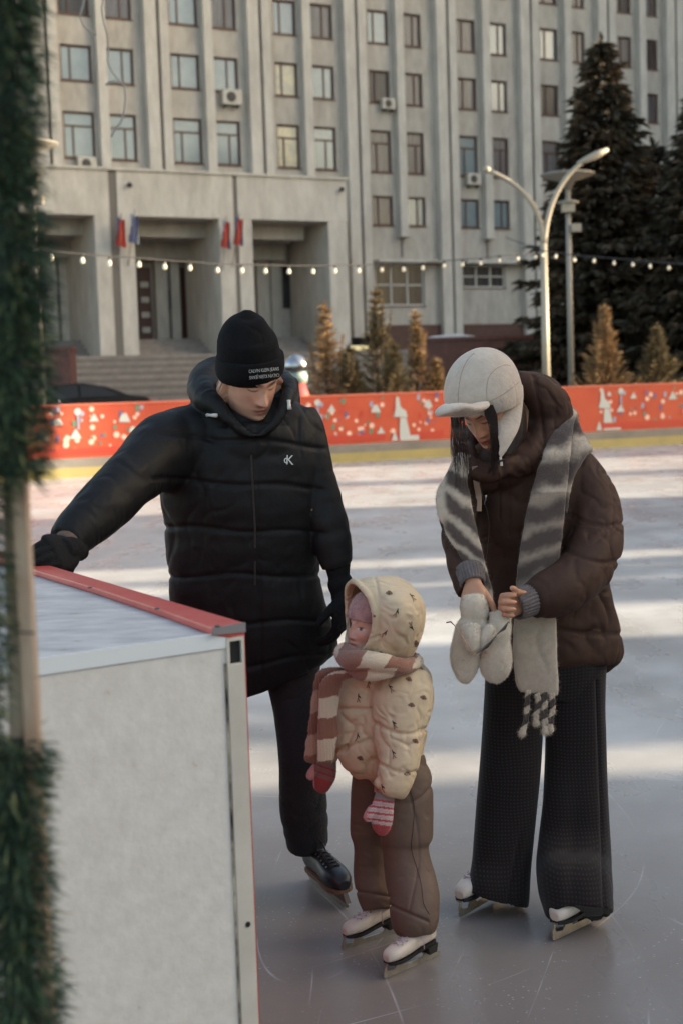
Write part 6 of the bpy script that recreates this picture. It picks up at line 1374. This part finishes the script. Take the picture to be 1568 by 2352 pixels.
for j in range(n): Fh.append((j, o_ + j, o_ + (j + 1) % n, (j + 1) % n))
Fh.append(tuple((m - 1) * n + j for j in range(n))); Fh.append(tuple(o_ + (m - 1) * n + j for j in range(n))[::-1])
# round rim along the opening
rim = tube3(np.concatenate([ring3(lip, 3), ring3(lip, 3)[:2]]), .0085, 12, 2)
me = union([(Vh, Fh), rim], .003, 3)
V = getV(me); N = getN(me); pr = (V - CAMP); den = pr @ Fw; py = 1176 - (pr @ Up) / den * FPX; pxx = 784 + (pr @ Rt) / den * FPX
dd = -.0035 * np.exp(-((pxx - 872 + ((py - 1415) / 9.5) ** 2 * .13) / 3.5) ** 2) * (py < 1500)
setV(me, V + N * dd[:, None]); crease(me, [(9, .004, (1, 1, 1), 'p'), (11, .008, (1, 1, 1), 'c')]); hoodo = link('hood', me, cj, ck, smooth=True); bho = bvh_of_world(hoodo)
# printed motifs: little tulips and puppy faces
def tulip(x, y, a, s=1.0):
    c, s_ = math.cos(R(a)), math.sin(R(a)); T = lambda p: (x + (p[0] * c - p[1] * s_) * s, y + (p[0] * s_ + p[1] * c) * s)
    return [[T(p) for p in q_] for q_ in ([(-1, -11), (1, -11), (1, 1), (-1, 1)], [(-.5, -9), (5, -3), (5.5, 1), (.5, -4)])], [[T(p) for p in [(-1.5, 0), (1.5, 0), (5, 10), (1.6, 9)]], [T(p) for p in [(-1.5, 0), (1.5, 0), (-1.6, 9), (-5, 10)]]]
def puppy(x, y, a, s=1.0):
    c, s_ = math.cos(R(a)), math.sin(R(a)); T = lambda p: (x + (p[0] * c - p[1] * s_) * s, y + (p[0] * s_ + p[1] * c) * s)
    dsk = lambda cx, cy, r_, n_=8: [T((cx + r_ * math.cos(2 * math.pi * i / n_), cy + r_ * math.sin(2 * math.pi * i / n_))) for i in range(n_)]
    return [dsk(0, 0, 5.6), dsk(-5, 1, 3), dsk(5, 1, 3)], [dsk(-2, -1.5, .9, 6), dsk(2, -1.5, .9, 6), dsk(0, 1.5, 1.5, 6)]
black_, tan_, br_ = mat('motif_black', (30, 30, 38), .7), mat('motif_tan', (150, 118, 92), .7), mat('motif_brown', (124, 92, 74), .7)
def motifs(bv, parent, tl, pl_):
    for x, y, a in tl:
        d_, t_ = tulip(x, y, a); ps = d_ + t_; decal(bv, ps, [black_, tan_], 'tulip_motif', parent, .0012, [0] * len(d_) + [1] * len(t_))
    for x, y, a in pl_:
        b1_, b2_ = puppy(x, y, a); g = decal(bv, b1_, [br_], 'puppy_motif', parent, .001)
        if g: decal(bv, b2_, [black_], 'puppy_features', g, .0018)
motifs(bho, hoodo, [(946, 1373, -35), (909, 1408, 25), (944, 1437, 160), (881, 1455, 50)], [(893, 1362, 5), (855, 1412, 25), (842, 1472, 70), (873, 1501, 10), (955, 1478, 90)])
motifs(bck, ck, [(845, 1571, 5), (897, 1582, -30), (823, 1604, 0), (905, 1665, -25), (820, 1694, 10), (903, 1733, -15), (878, 1812, -10)], [(971, 1602, 20), (944, 1619, 10), (827, 1741, 20), (953, 1702, 30), (934, 1777, 0), (963, 1535, 20), (938, 1560, 20)])
# --- scarf wound round the neck with two hanging ends
csc = mat('child_scarf', (255, 255, 255), .95, attr='Col', bump=.6, bs=240, bdist=.004, sheen=.35, spec=.12)
brn, crm, pnk = sc((146, 100, 80)), sc((212, 192, 166)), sc((190, 152, 130))
def cyc(V, u, seq, w=.5):
    t = u + .10 * np.array([noise.noise(Vector(v * 55)) for v in V]); k = np.floor(t).astype(int) % len(seq); return np.array(seq)[k]
ang = lambda x, y, Y: (x, y, Y)
nk1 = [(792, 1508, 3.87), (803, 1517, 3.81), (835, 1516, 3.78), (880, 1522, 3.775), (925, 1530, 3.80), (950, 1524, 3.88), (950, 1515, 4.0), (900, 1515, 4.09), (840, 1510, 4.08), (795, 1502, 3.98), (792, 1500, 3.87)]
nk1r = [.026, .028, .026, .026, .022, .02, .02, .02, .02, .024, .028]
nk2 = [(800, 1530, 3.85), (830, 1546, 3.80), (870, 1548, 3.785), (910, 1540, 3.80), (940, 1530, 3.85)]
A = np.array([P(*p) for p in nk1]); 
me = union([tube3(A, nk1r, 22, 6), tube3([P(*p) for p in nk2], [.018, .020, .018, .016, .014], 18, 6), tube3([P(797, 1489, 3.86), P(815, 1500, 3.815), P(845, 1506, 3.795)], [.014, .017, .014], 16, 5)], .0032, 2)
crease(me, [(60, .0015, (.3, .3, 1.8), 'c'), (14, .003, (1, 1, 1), 'p')])
def ncol(x, y, V): 
    u = (x - 838 + (y - 1500) * .5) / 62.0 + 2 + np.where(y > 1535, -.45, 0); return cyc(V, u, [crm, brn])
color_by_px(me, ncol); me = fuzz(me, 7000, .004, .0005, 21); sc1 = link('scarf', me, csc, child, smooth=True)
t1_ = [E(800, 1540, 818, 1552, 3.84, .5), E(762, 1545, 790, 1562, 3.86, .5), E(736, 1565, 783, 1580, 3.87, .42), E(731, 1600, 778, 1605, 3.87, .38), E(730, 1660, 775, 1662, 3.865, .36), E(729, 1710, 771, 1714, 3.86, .36), E(728, 1748, 764, 1754, 3.86, .3)]
t2_ = [E(778, 1535, 805, 1548, 3.90, .5), E(735, 1540, 775, 1555, 3.92, .5), E(722, 1560, 750, 1572, 3.92, .45), E(714, 1610, 740, 1615, 3.92, .5), E(709, 1670, 735, 1672, 3.915, .5), E(700, 1725, 730, 1727, 3.91, .5), E(699, 1748, 724, 1755, 3.91, .4)]
for st, ph, sd_ in ((t1_, .15, 31), (t2_, .5, 32)):
    me = union([rings(np.array(st), 26, 8, sq=.85)], .0032, 2); V = getV(me); N = getN(me); x_ = V[:, 0]; setV(me, V + N * (.0014 * np.cos(x_ * 2 * np.pi / .0085))[:, None]); crease(me, [(12, .0025, (1, 1, 1), 'p')])
    color_by_px(me, lambda x, y, V: cyc(V, (y - 1560 + (x - 740) * .15) / 49 + ph, [brn, crm if sd_ == 31 else pnk])); me = fuzz(me, 4500, .004, .0005, sd_); link('scarf_end', me, csc, sc1, smooth=True)
# --- mittens: striped knit
cm = mat('mitten_knit', (255, 255, 255), .95, attr='Col', bump=.6, bs=320, bdist=.003, sheen=.3, spec=.1)
def knit_mitten(st, thumb_, label, seed, y0, slope, dark=False):
    me = union([rings(np.array(st), 28, 6, sq=.95), thumb_], .0026, 2)
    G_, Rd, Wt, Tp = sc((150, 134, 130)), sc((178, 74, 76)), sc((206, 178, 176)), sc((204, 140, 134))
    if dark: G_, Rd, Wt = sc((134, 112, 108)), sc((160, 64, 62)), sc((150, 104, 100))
    def f(x, y, V):
        u = y - y0 - (x - 868) * slope if not dark else y - y0 - (x - 740) * slope; C = np.tile(Wt, (len(x), 1)); per = (u / 15.0) % 1
        C[(per < .33)] = Rd; C[(per > .62) & (per < .78)] = Wt * .82; C[u < 0] = G_; C[u > (58 if not dark else 34)] = Rd * .95
        th = x < (842 if not dark else 722); th = th & (u > 5); C[th] = Tp; return C
    color_by_px(me, f); me = fuzz(me, 4000, .003, .0004, seed); link('knit_mitten', me, cm, child, smooth=True)['label'] = label
knit_mitten([E(863, 1818, 904, 1822, 3.80, .7), E(858, 1836, 905, 1838, 3.798, .7), E(852, 1855, 903, 1858, 3.795, .6), E(852, 1878, 902, 1882, 3.79, .5), E(854, 1898, 897, 1902, 3.79, .5), E(862, 1912, 888, 1916, 3.79, .5), E(870, 1919, 880, 1920, 3.79, .5)], tube3([P(858, 1856, 3.79), P(848, 1870, 3.785), P(842, 1882, 3.785)], [.014, .0135, .0115], 14), 'pink striped knitted mitten on the nearer hand', 41, 1836, .12)
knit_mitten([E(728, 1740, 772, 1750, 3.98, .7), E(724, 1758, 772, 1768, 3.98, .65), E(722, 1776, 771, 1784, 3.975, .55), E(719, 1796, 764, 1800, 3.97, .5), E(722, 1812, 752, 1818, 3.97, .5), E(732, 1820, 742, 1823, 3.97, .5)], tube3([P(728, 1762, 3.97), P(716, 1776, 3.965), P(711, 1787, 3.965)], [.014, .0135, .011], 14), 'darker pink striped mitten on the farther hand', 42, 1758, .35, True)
# --- trousers
pt_ = mat('trousers_brown', (108, 88, 77), .62, (97, 79, 69), 7, .15, 90, bdist=.004, spec=.3, wr=(11, .4, .012, (1, 1, 1.4)))
l1 = [E(812, 1740, 905, 1740, 3.97, .75), E(806, 1810, 900, 1812, 3.98, .78), E(804, 1905, 885, 1905, 4.0, .78), E(813, 1945, 885, 1945, 4.005, .8), E(811, 2005, 891, 2000, 4.01, .82), E(820, 2062, 902, 2060, 3.99, 1.0), E(832, 2096, 898, 2086, 3.975, 1.0)]
l2 = [E(856, 1740, 975, 1730, 3.93, .75), E(868, 1810, 992, 1795, 3.92, .78), E(870, 1912, 996, 1912, 3.90, .8), E(875, 1950, 986, 1948, 3.895, .84), E(882, 2010, 998, 2008, 3.875, .82), E(892, 2062, 1009, 2055, 3.845, .86), E(894, 2100, 1010, 2090, 3.825, .95), E(900, 2130, 1008, 2118, 3.815, 1.0), E(912, 2149, 1000, 2140, 3.81, 1.0)]
me = union([rings(np.array(l1), 36, 7), rings(np.array(l2), 40, 7)], .0038, 2); V = getV(me); N = getN(me); pr = (V - CAMP); den = pr @ Fw; py = 1176 - (pr @ Up) / den * FPX; pxx = 784 + (pr @ Rt) / den * FPX
dd = -.006 * np.exp(-((py - 2052 - (pxx - 850) * .15) / 3.5) ** 2) * (pxx < 895) - .007 * np.exp(-((py - 2084 - (pxx - 905) * .42) / 3.5) ** 2) * (pxx > 893) * (pxx < 985) - .003 * np.exp(-((pxx - 948 - 14 * np.sin((py - 1860) / 60.0)) / 2.5) ** 2) * (py < 2100) * (py > 1800) * (V[:, 1] < 3.95)
setV(me, V + N * dd[:, None]); crease(me, [(7, .005, (1, 1, 1.2), 'p'), (6, .007, (.9, 1, 1.2), 'c')]); ct = link('trousers', me, pt_, child, smooth=True); tuck(child_body, [ct, ck] + [o_ for o_ in child.children if o_.name.startswith(('plush', 'knit'))], [], (co, cR_, .78, .02)); bct = bvh_of_world(ct)
q = MB(); path = [hit(bct, x, y, .0006)[0] for x, y in resample(np.array([(941, 1815), (950, 1850), (948, 1900), (944, 1948), (954, 1985), (966, 2030), (972, 2075), (985, 2100)], float), 5)]; q.tube([p_ for p_ in path if p_ is not None], .0011, 5); q.build('piping', mat('piping_dark', (58, 44, 40), .6), ct)
# --- skates
tC, hC = G(885, 2246, .003), G(1012, 2192, .003); dC = (hC - tC) / np.linalg.norm(hC - tC)
skate(child, tC, tC + dC * .215, .2, 'figure', 'nearer white figure skate with lilac laces', sh_h=.07)
tD, hD = G(790, 2182, .003), G(893, 2156, .003); dD = (hD - tD) / np.linalg.norm(hD - tD)
skate(child, tD, tD + (dC * .6 + dD * .4) / np.linalg.norm(dC * .6 + dD * .4) * .215, .2, 'figure', sh_h=.07)
